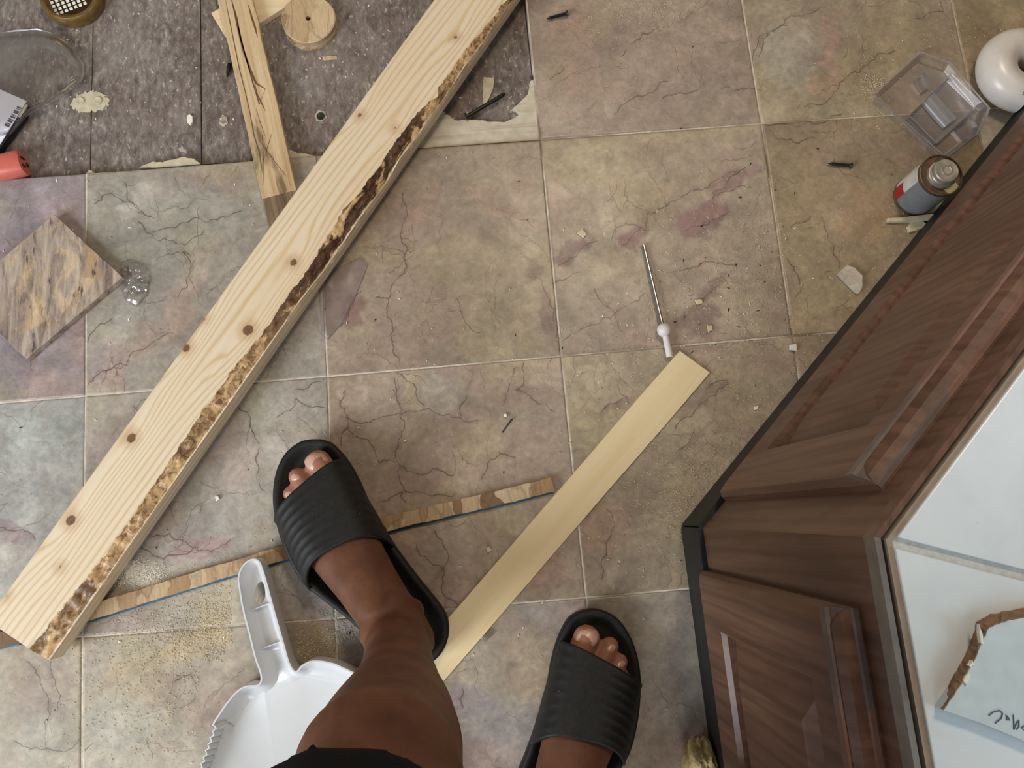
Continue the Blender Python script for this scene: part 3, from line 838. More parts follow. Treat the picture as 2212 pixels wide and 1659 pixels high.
# carcase behind
poly_in = [fp('A', 0, 0, -.03)[:2], fp('A', LA, 0, -.03)[:2], (1.75, -.25), (1.75, -1.7), fp('B', LB, 0, -.03)[:2]]
def insetpt(o):
    # meeting point of both faces moved by o along their normals
    A2 = np.array([nA[:2], nB[:2]]); b2 = np.array([nA[:2] @ T0[:2] + o, nB[:2] @ T0[:2] + o])
    return np.linalg.solve(A2, b2)
def ring(o, z):
    k = insetpt(o)
    a = k + dA[:2] * LA; b = k + dB[:2] * LB
    return k, a, b
prism('carcase', [insetpt(-.03), insetpt(-.03) + dA[:2] * LA, (1.8, -.25), (1.8, -1.7), insetpt(-.03) + dB[:2] * LB], 0.002, .486, M_OAK, cab)
# metal edge strip in two grooves, then the tiles
def edge(name, o0, o1, z0, z1, mat):
    k0, a0, b0 = ring(o0, 0); k1, a1, b1 = ring(o1, 0)
    if isinstance(mat, tuple):
        prism(name, [a0, k0, k1, a1], z0, z1, mat[0], cab, 0)
        return prism(name, [k0, b0, b1, k1], z0, z1, mat[1], cab, 0)
    return prism(name, [a0, k0, b0, b1, k1, a1], z0, z1, mat, cab, 0)
edge('edge_strip', .002, -.002, .484, .499, (M_OAK, M_ALU))
edge('edge_gap', -.002, -.0045, .484, .492, M_BLACK)
edge('edge_strip', -.0045, -.0085, .484, .5005, plain('tan_tile_edge', lin(156, 138, 122), .5))
k0, a0, b0 = ring(-.0085, 0)
far = np.array([1.8, -1.15])
bed = prism('deck_bed', [k0, k0 + dA[:2] * LA, (1.8, -.25), (1.8, -1.7), k0 + dB[:2] * LB], .486, .4985, M_DGROUT, cab)
# joint running from the corner across the top
j0 = k0; j1 = P2(2212, 1244, .5)
jd = (j1 - j0) / np.linalg.norm(j1 - j0); jn = np.array([-jd[1], jd[0]])
if jn[1] < 0: jn = -jn
w_ = .0036
def isect(p, d, q, e):
    A2 = np.array([d, -e]).T
    t = np.linalg.solve(A2, q - p); return p + d * t[0]
up0 = isect(j0 + jn * w_, jd, k0, dA[:2]); lo0 = isect(j0 - jn * w_, jd, k0, dB[:2])
prism('deck_tile', [up0, k0 + dA[:2] * .33, k0 + dA[:2] * .33 + jd * .33, j0 + jd * .34 + jn * w_], .4985, .503, M_DECK, cab, .0008)
prism('deck_tile', [k0 + dA[:2] * .334, k0 + dA[:2] * .9, k0 + dA[:2] * .9 + jd * .3, k0 + dA[:2] * .334 + jd * .33], .4985, .503, M_DECK, cab, .0008)
prism('deck_tile', [lo0, k0 + dB[:2] * .40, k0 + dB[:2] * .40 + jd * .34, j0 + jd * .34 - jn * w_], .4985, .503, M_DECK, cab, .0008)
prism('deck_tile', [k0 + dB[:2] * .404, k0 + dB[:2] * .82, k0 + dB[:2] * .82 + jd * .34, k0 + dB[:2] * .404 + jd * .34], .4985, .503, M_DECK, cab, .0008)
pc = j0 + jd * .344
prism('deck_tile', [pc + jn * w_, k0 + dA[:2] * .33 + jd * .334, (1.8, -.26), (1.8, pc[1] + jd[1] * .8 + .15)], .4985, .503, M_DECK, cab, .0008)
prism('deck_tile', [pc - jn * w_, k0 + dB[:2] * .4 + jd * .344, (1.8, -1.6), (1.8, pc[1] + jd[1] * .8)], .4985, .503, M_DECK, cab, .0008)

# drywall offcut lying on the platform, its paper torn
zd = .503
dw = empty('drywall_offcut', P(2110, 1450, zd))
tag(dw, 'pale blue drywall offcut with torn brown paper edge lying on white tiles', 'drywall offcut')
pts = [(2038, 1534), (2060, 1500), (2085, 1462), (2108, 1420), (2122, 1385), (2136, 1356), (2150, 1349), (2180, 1340), (2300, 1318), (2400, 1500), (2340, 1655), (2212, 1600), (2120, 1562)]
prism('board_face', [P2(u, v, zd + .010) for u, v in pts], zd + .0004, zd + .010, [M_DRY], dw)
inner = [(2038, 1534), (2052, 1505), (2076, 1462), (2096, 1420), (2112, 1380), (2122, 1345), (2150, 1338), (2180, 1331), (2300, 1308)]
outer = [(2030, 1527), (2040, 1502), (2066, 1455), (2086, 1415), (2104, 1376), (2112, 1344), (2140, 1328), (2180, 1322), (2300, 1300)]
bm = bmesh.new()
rr = random.Random(3)
ra, rb, rc = [], [], []
for (a, b) in zip(pts[:6] + pts[6:9], outer):
    for t in (0, 1):
        pass
def dens(l, k=5):
    out = []
    for p, q in zip(l, l[1:]):
        for i in range(k):
            out.append((p[0] + (q[0] - p[0]) * i / k, p[1] + (q[1] - p[1]) * i / k))
    return out + [l[-1]]
pi = dens(pts[:9]); po = dens(outer)
for (a, b) in zip(pi, po):
    j = lambda s: (rr.random() - .5) * s
    ra.append(bm.verts.new(P(a[0] + 1 + j(3), a[1] + j(3), zd + .0106)))
    rb.append(bm.verts.new(P((a[0] + b[0]) / 2 + j(3), (a[1] + b[1]) / 2 + j(3), zd + .006 + j(.004))))
    rc.append(bm.verts.new(P(b[0] + j(4), b[1] + j(4), zd + .0008)))
for i in range(len(ra) - 1):
    bm.faces.new((ra[i], ra[i + 1], rb[i + 1], rb[i])); bm.faces.new((rb[i], rb[i + 1], rc[i + 1], rc[i]))
o = bobj('torn_paper_edge', bm, M_TORN, dw)
sm = o.modifiers.new('s', 'SOLIDIFY'); sm.thickness = .0006
for i, pts_ in enumerate([[(2092, 1436), (2100, 1428), (2104, 1434), (2096, 1442)], [(2080, 1470), (2092, 1452), (2094, 1460), (2086, 1482)], [(2112, 1345), (2120, 1370), (2122, 1392), (2116, 1386)]]):
    ragged(pts_, zd + .0085, zd + .0118, 'gypsum_crumb', M_GYP, dw, .0006, i + 50, zd + .011, 2)
bm = bmesh.new()
for st in [[(2136, 1546), (2146, 1538), (2160, 1535), (2166, 1541), (2163, 1552), (2150, 1562)], [(2173, 1545), (2178, 1550), (2181, 1556)], [(2175, 1556), (2176, 1548)], [(2189, 1544), (2190, 1562), (2190, 1576)], [(2190, 1576), (2197, 1560), (2201, 1556), (2201, 1570), (2196, 1576)], [(2218, 1566), (2206, 1572), (2214, 1578)]]:
    tubebm(bm, [P(u, v, zd + .0102) for u, v in st], .00045, 6)
bobj('pencil_writing', bm, M_PENCIL, dw)
#--PART3--

# ------------------------------------------------------------------ the waney two-by-four
ZB, ZT = 0.0105, 0.0485
L0 = P(437, 690, ZT); L1 = P(935, 0, ZT)
bd = (L1 - L0)[:2]; bd /= np.linalg.norm(bd)
bn = np.array([bd[1], -bd[0]])
WB = 0.0865
def b_at(u, v, z):
    q = P2(u, v, z) - L0[:2]
    return bd @ q, bn @ q
def b_side(u, v):
    """meets the sight line with the board's right-hand side plane: distance along, height"""
    w = CR @ np.array([(u - 1106) / F, (829.5 - v) / F, -1.0])
    n3 = np.array([bn[0], bn[1], 0.0])
    t = ((np.array([L0[0], L0[1], 0]) + n3 * WB - CC) @ n3) / (w @ n3)
    X = CC + w * t
    return bd @ (X[:2] - L0[:2]), X[2]
inn = sorted(b_at(u, v, ZT) for u, v in [(1095, 0), (1081, 13), (1067, 36), (1018, 93), (990, 130), (964, 169), (947, 190), (946, 207), (932, 217), (906, 239), (880, 270), (855, 305), (832, 334), (826, 356), (804, 378), (767, 425), (743, 449), (715, 499), (688, 540), (671, 573), (640, 615), (619, 642), (603, 662), (582, 697), (552, 737), (495, 808), (425, 905), (380, 975), (338, 1042), (304, 1088), (237, 1184), (195, 1239), (153, 1287), (120, 1330), (62, 1397)])
low = sorted(b_side(u, v) for u, v in [(1105, 5), (1072, 46), (1047, 87), (1003, 142), (978, 184), (964, 207), (942, 237), (905, 290), (862, 346), (834, 398), (800, 443), (778, 470), (731, 541), (700, 585), (652, 640), (610, 700), (572, 754), (482, 881), (415, 960), (365, 1042), (331, 1088), (254, 1192), (207, 1249), (176, 1290), (134, 1359), (110, 1407)])
ss = np.arange(-0.4165, 0.80, 0.0022)
wi = np.interp(ss, [a for a, b in inn], [b for a, b in inn])
wl = np.interp(ss, [a for a, b in low], [min(max(b, ZB + .004), ZT - .004) for a, b in low])
far_ = sstep(0.66, 0.72, ss)
wi = wi * (1 - far_) + (WB - .004) * far_; wl = wl * (1 - far_) + (ZT - .004) * far_
wi = np.clip(wi + (fbm(ss * 180, ss * 0, 3) - .5) * .004, .03, WB - .003)
knots = [(984, 80, 3.6), (777, 249, 4), (853, 277, 2.2), (634, 567, 7), (536, 713, 10.5), (402, 752, 7.5), (441, 690, 2.5), (284, 946, 8.5), (153, 1124, 9), (130, 1225, 2.5), (14, 1288, 1.5)]
kn = [b_at(u, v, ZT) + (r * .00058,) for u, v, r in knots]
V, ph, wn, kd, bl = [], [], [], [], []
NTOP, NW = 44, 16
prof_n = None
for s, a, h in zip(ss, wi, wl):
    row = [(0.003, ZB, 0), (0.0005, ZB + .001, 0), (0, ZB + .006, 0), (0, ZT - .010, 0), (0, ZT - .0035, 0), (.0010, ZT - .0012, 0)]
    for k in range(NTOP):
        row.append((.003 + (a - .003) * k / (NTOP - 1), ZT, 0))
    for k in range(1, NW + 1):
        t = k / NW
        x = a + (WB - a) * t ** .9; z = ZT + (h - ZT) * t ** 1.35
        row.append((x, z, math.sin(math.pi * min(1, .22 + t * .78)) ** .5))
    row += [(WB, (h + ZB) / 2, 0), (WB, ZB + .003, 0), (WB - .001, ZB + .0006, 0), (WB - .003, ZB, 0)]
    prof_n = len(row)
    for x, z, w in row:
        V.append((s, -x, z)); wn.append(w)
V = np.array(V); wn = np.array(wn)
rough_ = (fbm(V[:, 0] * 120, V[:, 1] * 120 + V[:, 2] * 90, 4) - .5)
V[:, 2] += wn * rough_ * .0075; V[:, 1] -= wn * (fbm(V[:, 0] * 90 + 9, V[:, 2] * 150, 3) - .5) * .004
ph = V[:, 1] / .0085 + 1.6 * fbm(V[:, 0] * 2.2, V[:, 1] * 14, 3) + V[:, 0] * 3.5 + V[:, 2] / .012
kd = np.full(len(V), 1.0)
for ks, kx, kr in kn:
    dx = V[:, 0] - ks; dy = -V[:, 1] - kx
    dist = np.hypot(dx * .85, dy) - kr
    kd = np.minimum(kd, np.where(V[:, 2] > ZT - .012, dist, 1.0))
    sg = kr * 1.8 + .006
    ph = ph + (kr / .0035) * np.exp(-(dx / (sg * 4.2)) ** 2 - (dy / sg) ** 2) * 1.6
bl = sstep(-.02, .10, V[:, 0] - .37) + .75 * (1 - sstep(-.24, -.12, V[:, 0])) * fbm(V[:, 0] * 30, V[:, 1] * 0 + 3, 2) * 1.6 + .8 * np.exp(-((V[:, 0] + .06) / .09) ** 2)
fs = []
m_ = len(ss)
for j in range(m_ - 1):
    for i in range(prof_n):
        a = j * prof_n + i; b = j * prof_n + (i + 1) % prof_n
        fs.append((a, a + prof_n, b + prof_n, b))
fs.append(list(range(prof_n))); fs.append([(m_ - 1) * prof_n + i for i in range(prof_n)][::-1])
board = mobj('lumber_board', V, fs, M_BOARD, None, True)
attr(board, 'phase', ph); attr(board, 'wane', np.clip(wn, 0, 1)); attr(board, 'knot', kd); attr(board, 'barkless', np.clip(bl, 0, 1))
sharp(board, .9)
board.matrix_world = Matrix(((bd[0], -bd[1], 0, L0[0]), (bd[1], bd[0], 0, L0[1]), (0, 0, 1, 0), (0, 0, 0, 1)))
tag(board, 'long fresh pine two-by-four with bark along its right edge', 'lumber')

def plank(name, quad, z0, z1, mat, bev=.0008, n=40, amp=.0006, zq=None, parent=None, wob=30):
    """straight piece between two end edges; quad = end A left, end A right, end B right, end B left (pixels at z1)"""
    a, b, c, d = [P2(u, v, z1) for u, v in quad]
    mid0 = (a + b) / 2; mid1 = (c + d) / 2
    L = np.linalg.norm(mid1 - mid0); x = (mid1 - mid0) / L; y = np.array([-x[1], x[0]])
    loc = lambda p: ((p - mid0) @ x, (p - mid0) @ y)
    qa, qb, qc, qd = map(loc, (a, b, c, d))
    left = [(qa[0] + (qd[0] - qa[0]) * k / n, qa[1] + (qd[1] - qa[1]) * k / n) for k in range(n + 1)]
    right = [(qb[0] + (qc[0] - qb[0]) * k / n, qb[1] + (qc[1] - qb[1]) * k / n) for k in range(n + 1)]
    sd = random.random() * 50
    left = [(p, q + (float(fbm(np.array(p * wob + sd), np.array(0.0), 3)) - .5) * amp * 2) for p, q in left]
    right = [(p, q + (float(fbm(np.array(p * wob + sd + 20), np.array(3.0), 3)) - .5) * amp * 2) for p, q in right]
    V = []
    for (l, r) in zip(left, right):
        V += [(l[0], l[1], z0), (l[0], l[1], z1), (r[0], r[1], z1), (r[0], r[1], z0)]
    fs = [(0, 1, 2, 3), tuple(4 * n + i for i in (3, 2, 1, 0))]
    for k in range(n):
        for i in range(4):
            j = (i + 1) % 4
            fs.append((4 * k + i, 4 * k + 4 + i, 4 * k + 4 + j, 4 * k + j))
    bm = bmesh.new()
    vv = [bm.verts.new(v) for v in V]
    for f in fs: bm.faces.new([vv[i] for i in f])
    o = bobj(name, bm, mat)
    o.matrix_world = Matrix(((x[0], y[0], 0, mid0[0]), (x[1], y[1], 0, mid0[1]), (0, 0, 1, 0), (0, 0, 0, 1)))
    if parent:
        o.parent = parent; o.matrix_parent_inverse = parent.matrix_world.inverted()
    if bev: bevel(o, bev, 2)
    return o

# pale plywood offcut, round plug, cracked old slat in the upper left
oc = prism('plywood_offcut', [P2(456, 28, -.002), P2(483, 72, -.002), P2(560, 50, -.002), P2(640, 0, -.002), P2(760, -60, -.002), P2(690, -110, -.002)], zp, -.002, M_OFFCUT, None, .0005)
oc.data.materials.append(M_OFFCUT)
tag(oc, 'pale plywood offcut lying under the cracked batten', 'plywood')
sl = empty('weathered_batten', P(560, 250, 0))
tag(sl, 'old cracked wooden batten with dark weathered tip reaching under the long board', 'batten')
z_s0, z_s1 = -.0018, .0102
s_a = plank('batten_body', [(462, -40), (537, -40), (641, 410), (566, 430)], z_s0, z_s1, M_SLAT, .0008, 50, .0012, parent=sl)
s_b = plank('charred_tip', [(566.5, 429), (641, 409), (652, 455), (585, 505)], z_s0, z_s1 - .0002, M_DARKW, .0008, 20, .001, parent=sl)
s_b['label'] = 'dark weathered tip'
def crackline(px, w, z, name, mat, parent):
    bm = bmesh.new()
    pts = [Vector(P(u, v, z)) for u, v in px]
    a, b = [], []
    for i, p in enumerate(pts):
        d = (pts[min(i + 1, len(pts) - 1)] - pts[max(i - 1, 0)]); d.z = 0; d.normalize()
        n = Vector((-d.y, d.x, 0)); k = w * (1 if 0 < i < len(pts) - 1 else .15)
        a.append((bm.verts.new(p + n * k), bm.verts.new(p + n * k - Vector((0, 0, .0006))))); b.append((bm.verts.new(p - n * k), bm.verts.new(p - n * k - Vector((0, 0, .0006)))))
    for i in range(len(pts) - 1):
        bm.faces.new((a[i][0], a[i + 1][0], b[i + 1][0], b[i][0])); bm.faces.new((a[i][1], b[i][1], b[i + 1][1], a[i + 1][1]))
        bm.faces.new((a[i][0], a[i][1], a[i + 1][1], a[i + 1][0])); bm.faces.new((b[i][0], b[i + 1][0], b[i + 1][1], b[i][1]))
    return bobj(name, bm, mat, parent)
M_CRACK = plain('dark_crack', lin(104, 76, 46), .9, 0, .3, 200)
for px, w in [([(500, 0), (512, 40), (520, 85), (533, 130), (545, 175), (560, 225), (573, 192)], .0008), ([(500, 0), (514, 60), (526, 110), (540, 150), (553, 180), (573, 192)], .0014), ([(487, 0), (497, 50), (507, 100), (517, 150), (530, 200), (540, 245), (548, 290), (560, 330), (566, 372)], .0005),
              ([(536, 10), (543, 35), (551, 60), (556, 80)], .0012), ([(550, 180), (556, 205), (566, 225), (573, 240)], .0007), ([(587, 288), (580, 310), (568, 350)], .0003), ([(557, 300), (590, 345), (617, 380)], .0003), ([(566, 290), (568, 330), (568, 400)], .0006), ([(553, 235), (562, 265), (575, 300)], .0003)]:
    crackline(px, w, z_s1 + .00035, 'crack', M_CRACK, sl)

def disc(name, u, v, zb, r, h, mat, emat):
    # plug cut by a hole saw: slightly lopsided drum with a pilot hole
    c = P(u, v, zb); n = 56
    bm = bmesh.new()
    def rg(z, k, hole=False):
        return [bm.verts.new((c[0] + (k if hole else k * (1 + .012 * math.sin(3 * a + 1))) * math.cos(a), c[1] + (k if hole else k * (1 + .012 * math.sin(3 * a + 1))) * math.sin(a), z)) for a in (2 * math.pi * i / n for i in range(n))]
    rs = [rg(zb, .0036, True), rg(zb, r), rg(zb + h * .35, r * 1.004), rg(zb + h * .5, r * .985), rg(zb + h * .93, r), rg(zb + h, r - .0012), rg(zb + h, .0036, True), rg(zb + h * .1, .0036, True)]
    for a, b in zip(rs, rs[1:]):
        for i in range(n): bm.faces.new((a[i], a[(i + 1) % n], b[(i + 1) % n], b[i]))
    o = bobj(name, bm, [mat, emat])
    for p in o.data.polygons:
        if abs(p.normal.z) < .5: p.material_index = 1
    o.data.transform(Matrix.Translation(-Vector(c))); o.location = c
    sharp(o, .5)
    return o
dk = disc('round_plug', 672, 58, zp + .0002, .0372, .019, M_OSB, M_OSBE)
tag(dk, 'round hole-saw plug of strand board with a small pilot hole', 'wood plug')
bm = bmesh.new()
lathe('pilot_hole', [(0, .0034), (.0003, .0034)], P(665.5, 37, zp + .0195), (0, 0, 1), M_BLACK, dk, 16)

# dirty strand board square, clear wrapper beside it
sq = [(117, 463), (264, 598), (58, 775), (-92, 640)]
ob = ragged(sq, .0004, .0112, 'strand_board_piece', M_OSBD, None, .0004, 11, .0112, 10)
ob.data.transform(Matrix.Translation(-Vector(P(85, 620, 0)))); ob.location = P(85, 620, 0)
tag(ob, 'square dirty strand board offcut with one pale corner', 'board offcut')
bpy.context.view_layer.update()

def sheet(name, outline, zfun, mat, thick=.0004, nsub=14, parent=None):
    """thin formed sheet over a pixel outline, height by zfun(u, v)"""
    q = np.array(outline, float)
    lo, hi = q.min(0), q.max(0)
    bm = bmesh.new()
    ring_ = []
    for (a, b) in zip(outline, outline[1:] + outline[:1]):
        for k in range(nsub): ring_.append((a[0] + (b[0] - a[0]) * k / nsub, a[1] + (b[1] - a[1]) * k / nsub))
    cen = q.mean(0)
    prev = None
    K = 14
    for j in range(K, 0, -1):
        t = j / K
        row = []
        for u, v in ring_:
            uu, vv = cen[0] + (u - cen[0]) * t, cen[1] + (v - cen[1]) * t
            row.append(bm.verts.new(P(uu, vv, zfun(uu, vv, t))))
        if prev:
            for i in range(len(row)): bm.faces.new((prev[i], prev[(i + 1) % len(row)], row[(i + 1) % len(row)], row[i]))
        prev = row
    bm.faces.new(prev)
    o = bobj(name, bm, mat, parent, True)
    s = o.modifiers.new('s', 'SOLIDIFY'); s.thickness = thick; s.offset = 1
    return o
wr = sheet('clear_wrapper', [(262, 566), (278, 560), (312, 572), (324, 600), (318, 636), (296, 662), (272, 650), (258, 620)], lambda u, v, t: .0010 + .007 * min(1, (1 - t) * 3) * float(vnoise(np.array(u / 7.), np.array(v / 7.))), M_CLEAR, .0003)
tag(wr, 'crumpled clear plastic wrapper at the corner of the strand board square', 'wrapper')
fl = sheet('plastic_film', [(660, 560), (720, 585), (778, 555), (795, 572), (768, 640), (738, 700), (708, 734), (694, 720), (690, 640), (676, 600)], lambda u, v, t: .0009 + .003 * (1 - t) * float(vnoise(np.array(u / 22.), np.array(v / 22.))), m_clear('hazy_film', (.97, .95, .98, 1), .05, .35), .0003)
tag(fl, 'hazy plastic film scrap sticking out beneath the long board', 'plastic film')

# narrow strand board strip, blue underneath, running below the board and a sandal
st = empty('strand_board_strip', P(600, 1220, 0))
tag(st, 'long narrow strip of strand board with blue edge beneath the pine board', 'wood strip')
cen_ = [(-140, 1421), (0, 1382), (170, 1331), (300, 1290), (420, 1252), (520, 1222), (605, 1196), (720, 1162), (826, 1134), (950, 1104), (1080, 1075), (1194, 1046)]
def strip(name, hw, z0, z1, mat, off=0.0, rough=.0006):
    pts = [P2(u, v, .0095) for u, v in cen_]
    # resample
    d = np.concatenate([[0], np.cumsum([np.linalg.norm(b - a) for a, b in zip(pts, pts[1:])])])
    n = 90
    xs = np.interp(np.linspace(0, d[-1], n), d, [p[0] for p in pts]); ys = np.interp(np.linspace(0, d[-1], n), d, [p[1] for p in pts])
    k = np.ones(5) / 5
    ys2 = ys.copy(); ys2[2:-2] = np.convolve(ys, k, 'valid'); ys = ys2
    l, r = [], []
    for i in range(n):
        t = np.array([xs[min(i + 1, n - 1)] - xs[max(i - 1, 0)], ys[min(i + 1, n - 1)] - ys[max(i - 1, 0)]]); t /= np.linalg.norm(t)
        nn = np.array([-t[1], t[0]])
        e1 = hw + (random.random() - .5) * rough * 2; e2 = hw + (random.random() - .5) * rough * 2
        l.append(np.array([xs[i], ys[i]]) + nn * (e1 + off)); r.append(np.array([xs[i], ys[i]]) - nn * (e2 - off))
    return prism(name, l + r[::-1], z0, z1, mat, st, .0005)
strip('strip_body', .0088, .0022, .0097, M_OSBS)
strip('blue_layer', .0090, .0002, .0022, M_BLUE, -.0022, .0002)

# pale veneer lath
la = plank('veneer_lath', [(1468, 757), (1534, 805), (932, 1501), (866, 1453)], .0004, .0032, M_PALE, .0004, 60, .0008, wob=12)
tag(la, 'flat pale yellow wooden lath running under the heel of a sandal', 'lath')

# ------------------------------------------------------------------ drain rod with ball
rod = empty('drain_pivot_rod', P(1434, 713, 0))
tag(rod, 'thin chrome drain rod with white plastic ball and stub', 'drain rod')
bm = bmesh.new(); tubebm(bm, [P(1390, 530, .0033), P(1430, 700, .0075)], .0027, 14)
o = bobj('rod', bm, M_CHROME, rod, True); sharp(o)
lathe('ball', [(-.0092 * math.cos(a), .0092 * math.sin(a) + 1e-5) for a in np.linspace(0, math.pi, 18)], P(1434.5, 713, .0094), (.15, -.3, .95), M_NYLON, rod, 28, ang=3)
bm = bmesh.new(); tubebm(bm, [P(1437, 722, .0085), P(1447, 771, .0055)], [.0042, .0047], 16)
o = bobj('stub', bm, M_NYLON, rod, True); sharp(o)

# ------------------------------------------------------------------ nails and screws
def screw(name, head, tip, z, label, group=None, r=.0017, hr=.0042, thread=True, mat=None):
    a = Vector(P(*head, z)); b = Vector(P(*tip, z))
    e = empty(name, (a + b) / 2 - Vector((0, 0, r)))
    d = b - a; L = d.length
    mt = mat or M_SCREW
    if thread:
        pr = [(0, hr), (.0006, hr), (.0032, r)]
        h = .0032; t = 0
        while h < L * .86:
            pr += [(h + .0007, r * 1.55), (h + .0015, r * .9)]; h += .0016
        pr += [(L * .9, r * .8), (L, .0003)]
    else:
        pr = [(0, hr), (.0012, hr), (.0016, r), (L - .004, r), (L, r * .3)]
    o = lathe('shank', pr, a, d, mt, e, 14)
    lathe('drive_recess', [(-.0002, hr * .45), (.0001, hr * .45)], a, d, M_BLACK, e, 6)
    tag(e, label, 'nail' if not thread else 'screw', group)
    return e
screw('wood_screw', (1226, 29), (1180, 41), .0042, 'dark screw on the tile nearest the top end of the long board')
screw('wood_screw', (1840, 358), (1788, 353), .0042, 'black screw lying left of the metal can')
screw('masonry_nail', (1008, 252), (1092, 202), -.002, 'thick dark nail lying across the pale mortar flake', r=.0028, hr=.0052, thread=False, mat=M_STEEL)
bm = bmesh.new(); tubebm(bm, [P(1085, 934, .0012), P(1104, 907, .0012), P(1107, 905, .003)], .0009, 8)
o = bobj('finishing_nail', bm, M_STEEL, None, True); tag(o, 'tiny bent nail in the middle of the floor', 'nail')
bm = bmesh.new(); tubebm(bm, [P(490, 165, zp + .003), P(496, 138, zp + .003)], [.0016, .0028], 10)
o = bobj('steel_scrap', bm, M_BLACK, None, True); tag(o, 'small black scrap at the left side of the cracked batten', 'metal scrap')

# ------------------------------------------------------------------ chips and shards
def shard(name, px, z0, h, mat, label, cat, seed=0, amp=.0004, sub=2, grp=None):
    o = ragged(px, z0, z0 + h, name, mat, None, amp, seed, z0 + h, sub)
    c = Vector((np.mean([v.co.x for v in o.data.vertices]), np.mean([v.co.y for v in o.data.vertices]), z0))
    o.data.transform(Matrix.Translation(-c)); o.location = c
    return tag(o, label, cat, grp)
shard('mortar_flake', [(1045, 166), (1068, 167), (1066, 190), (1056, 212), (1050, 225), (1043, 222), (1043, 190)], zp, .003, M_MORTAR, 'leaf-shaped pale mortar flake under the thick nail', 'flake', 1)
ts = shard('tile_shard', [(1810, 591), (1831, 572), (1846, 578), (1864, 595), (1863, 620), (1857, 633), (1850, 631)], .0004, .006, M_TILE, 'broken grey tile shard beside the black kickboard', 'tile shard', 2)
nv = len(ts.data.vertices); attr(ts, 'col', np.tile(np.array(lin(200, 190, 172)[:3]), (nv, 1)), 'FLOAT_COLOR'); [attr(ts, k_, np.full(nv, .05)) for k_ in ('vd', 'sd', 'vd2', 'sd2')]
shard('grout_chip', [(1247, 503), (1257, 494), (1268, 505), (1260, 514)], .0004, .0025, M_CHIPB, 'small beige chip above the leftmost purple stain', 'chip', 3)
shard('grout_chip', [(1707, 744), (1721, 742), (1721, 757), (1707, 755)], .0004, .004, M_CHIPW, 'cream square chip on a tile joint near the kickboard', 'chip', 4)
shard('plaster_crumb', [(403, 250), (409, 246), (415, 250), (416, 262), (411, 270), (404, 264)], zp, .004, M_CHIPW, 'white plaster crumb on bare plywood left of the batten', 'crumb', 5, .0002)
shard('grout_chip', [(1049, 1184), (1056, 1181), (1063, 1189), (1053, 1195)], .0004, .003, M_CHIPB, 'pale chip between the strip end and the lath', 'chip', 6)
shard('grout_chip', [(1629, 878), (1640, 876), (1637, 884), (1630, 886)], .0004, .002, M_CHIPW, 'white chip right of the lath near the cabinet', 'chip', 7)
shard('clear_chip', [(1040, 1378), (1060, 1357), (1070, 1366), (1048, 1388)], .0004, .002, M_CLEAR, 'clear plastic chip along the right edge of the lath', 'chip', 8)
shard('grout_chip', [(1501, 648), (1516, 646), (1518, 655), (1506, 657)], .0004, .003, M_SAW, 'yellowish chip on the purple stain right of the rod', 'chip', 9)
shard('grout_chip', [(1527, 702), (1538, 703), (1540, 713), (1530, 718)], .0004, .003, M_SAW, 'yellow crumb below the other crumb right of the rod', 'chip', 10)
shard('white_crumb', [(464, 1072), (471, 1071), (474, 1078), (467, 1083)], .0004, .003, M_CHIPW, 'white crumb midway between long board and sandal toes', 'crumb', 12, .0002)
shard('wood_sliver', [(695, 122), (720, 119), (729, 121), (728, 128), (700, 130)], zp, .0012, M_OSB, 'orange wood sliver below the round plug', 'sliver', 13, .0004)
shard('grout_chip', [(1088, 895), (1094, 893), (1096, 900), (1089, 901)], .0004, .003, M_CHIPW, 'white chip just above the tiny bent nail', 'chip', 14)
shard('wood_splinter', [(1917, 470), (1945, 469), (1980, 466), (2044, 457), (2048, 470), (1990, 477), (1950, 478), (1920, 479)], .001, .006, M_CHIPB, 'long beige splinter in front of the can base', 'splinter', 15)
shard('wood_splinter', [(1962, 488), (1972, 476), (1990, 474), (2004, 484), (1994, 493), (1966, 501)], .0004, .006, M_CHIPB, 'short chunky beige splinter under the long splinter by the can', 'splinter', 16)
lump = []
# ------------------------------------------------------------------ torn foam lump by the kickboard
bm = bmesh.new()
bmesh.ops.create_icosphere(bm, subdivisions=4, radius=1.0)
cL = P(1516, 1652, .02)
for v in bm.verts:
    c = v.co
    k = 1 + .55 * (float(fbm(np.array(c.x * 2.2 + 5), np.array(c.y * 2.2 + c.z * 1.7), 3)) - .5) * 2
    v.co = Vector((c.x * .019 * k, c.y * .030 * k, c.z * .024 * k + .021))
o = bobj('foam_lump', bm, M_FIBER, None, False); o.location = (cL[0], cL[1], 0.0)
tag(o, 'torn beige foam lump on the floor beside the black kickboard', 'foam')

# ------------------------------------------------------------------ metal can
can = empty('cement_can', P(1973, 425))
tag(can, 'small metal can with grey and red label against the cabinet', 'can')
cb = P(1973, 425); rc_ = .0275
hC = .068
lathe('can_body', [(0.0004, rc_ - .002), (.0004, rc_ + .0008), (.003, rc_ + .0008), (.0034, rc_), (hC - .004, rc_), (hC - .003, rc_ + .0008), (hC, rc_ + .0008), (hC + .0003, rc_ - .0005), (hC - .0025, rc_ - .0018), (hC - .0028, .017)], cb, (0, 0, 1), M_RUST, can, 48)
def wrap(name, a0, a1, h0, h1, mat, e=.0003, skew=0.0):
    bm = bmesh.new(); n = 24; rows = []
    for h in (h0, h1):
        rows.append([bm.verts.new((cb[0] + (rc_ + e) * math.cos(a), cb[1] + (rc_ + e) * math.sin(a), h)) for a in (a0 + (a1 - a0) * i / n + (skew if h == h1 else 0) for i in range(n + 1))])
    for i in range(n): bm.faces.new((rows[0][i], rows[0][i + 1], rows[1][i + 1], rows[1][i]))
    return bobj(name, bm, mat, can, True)
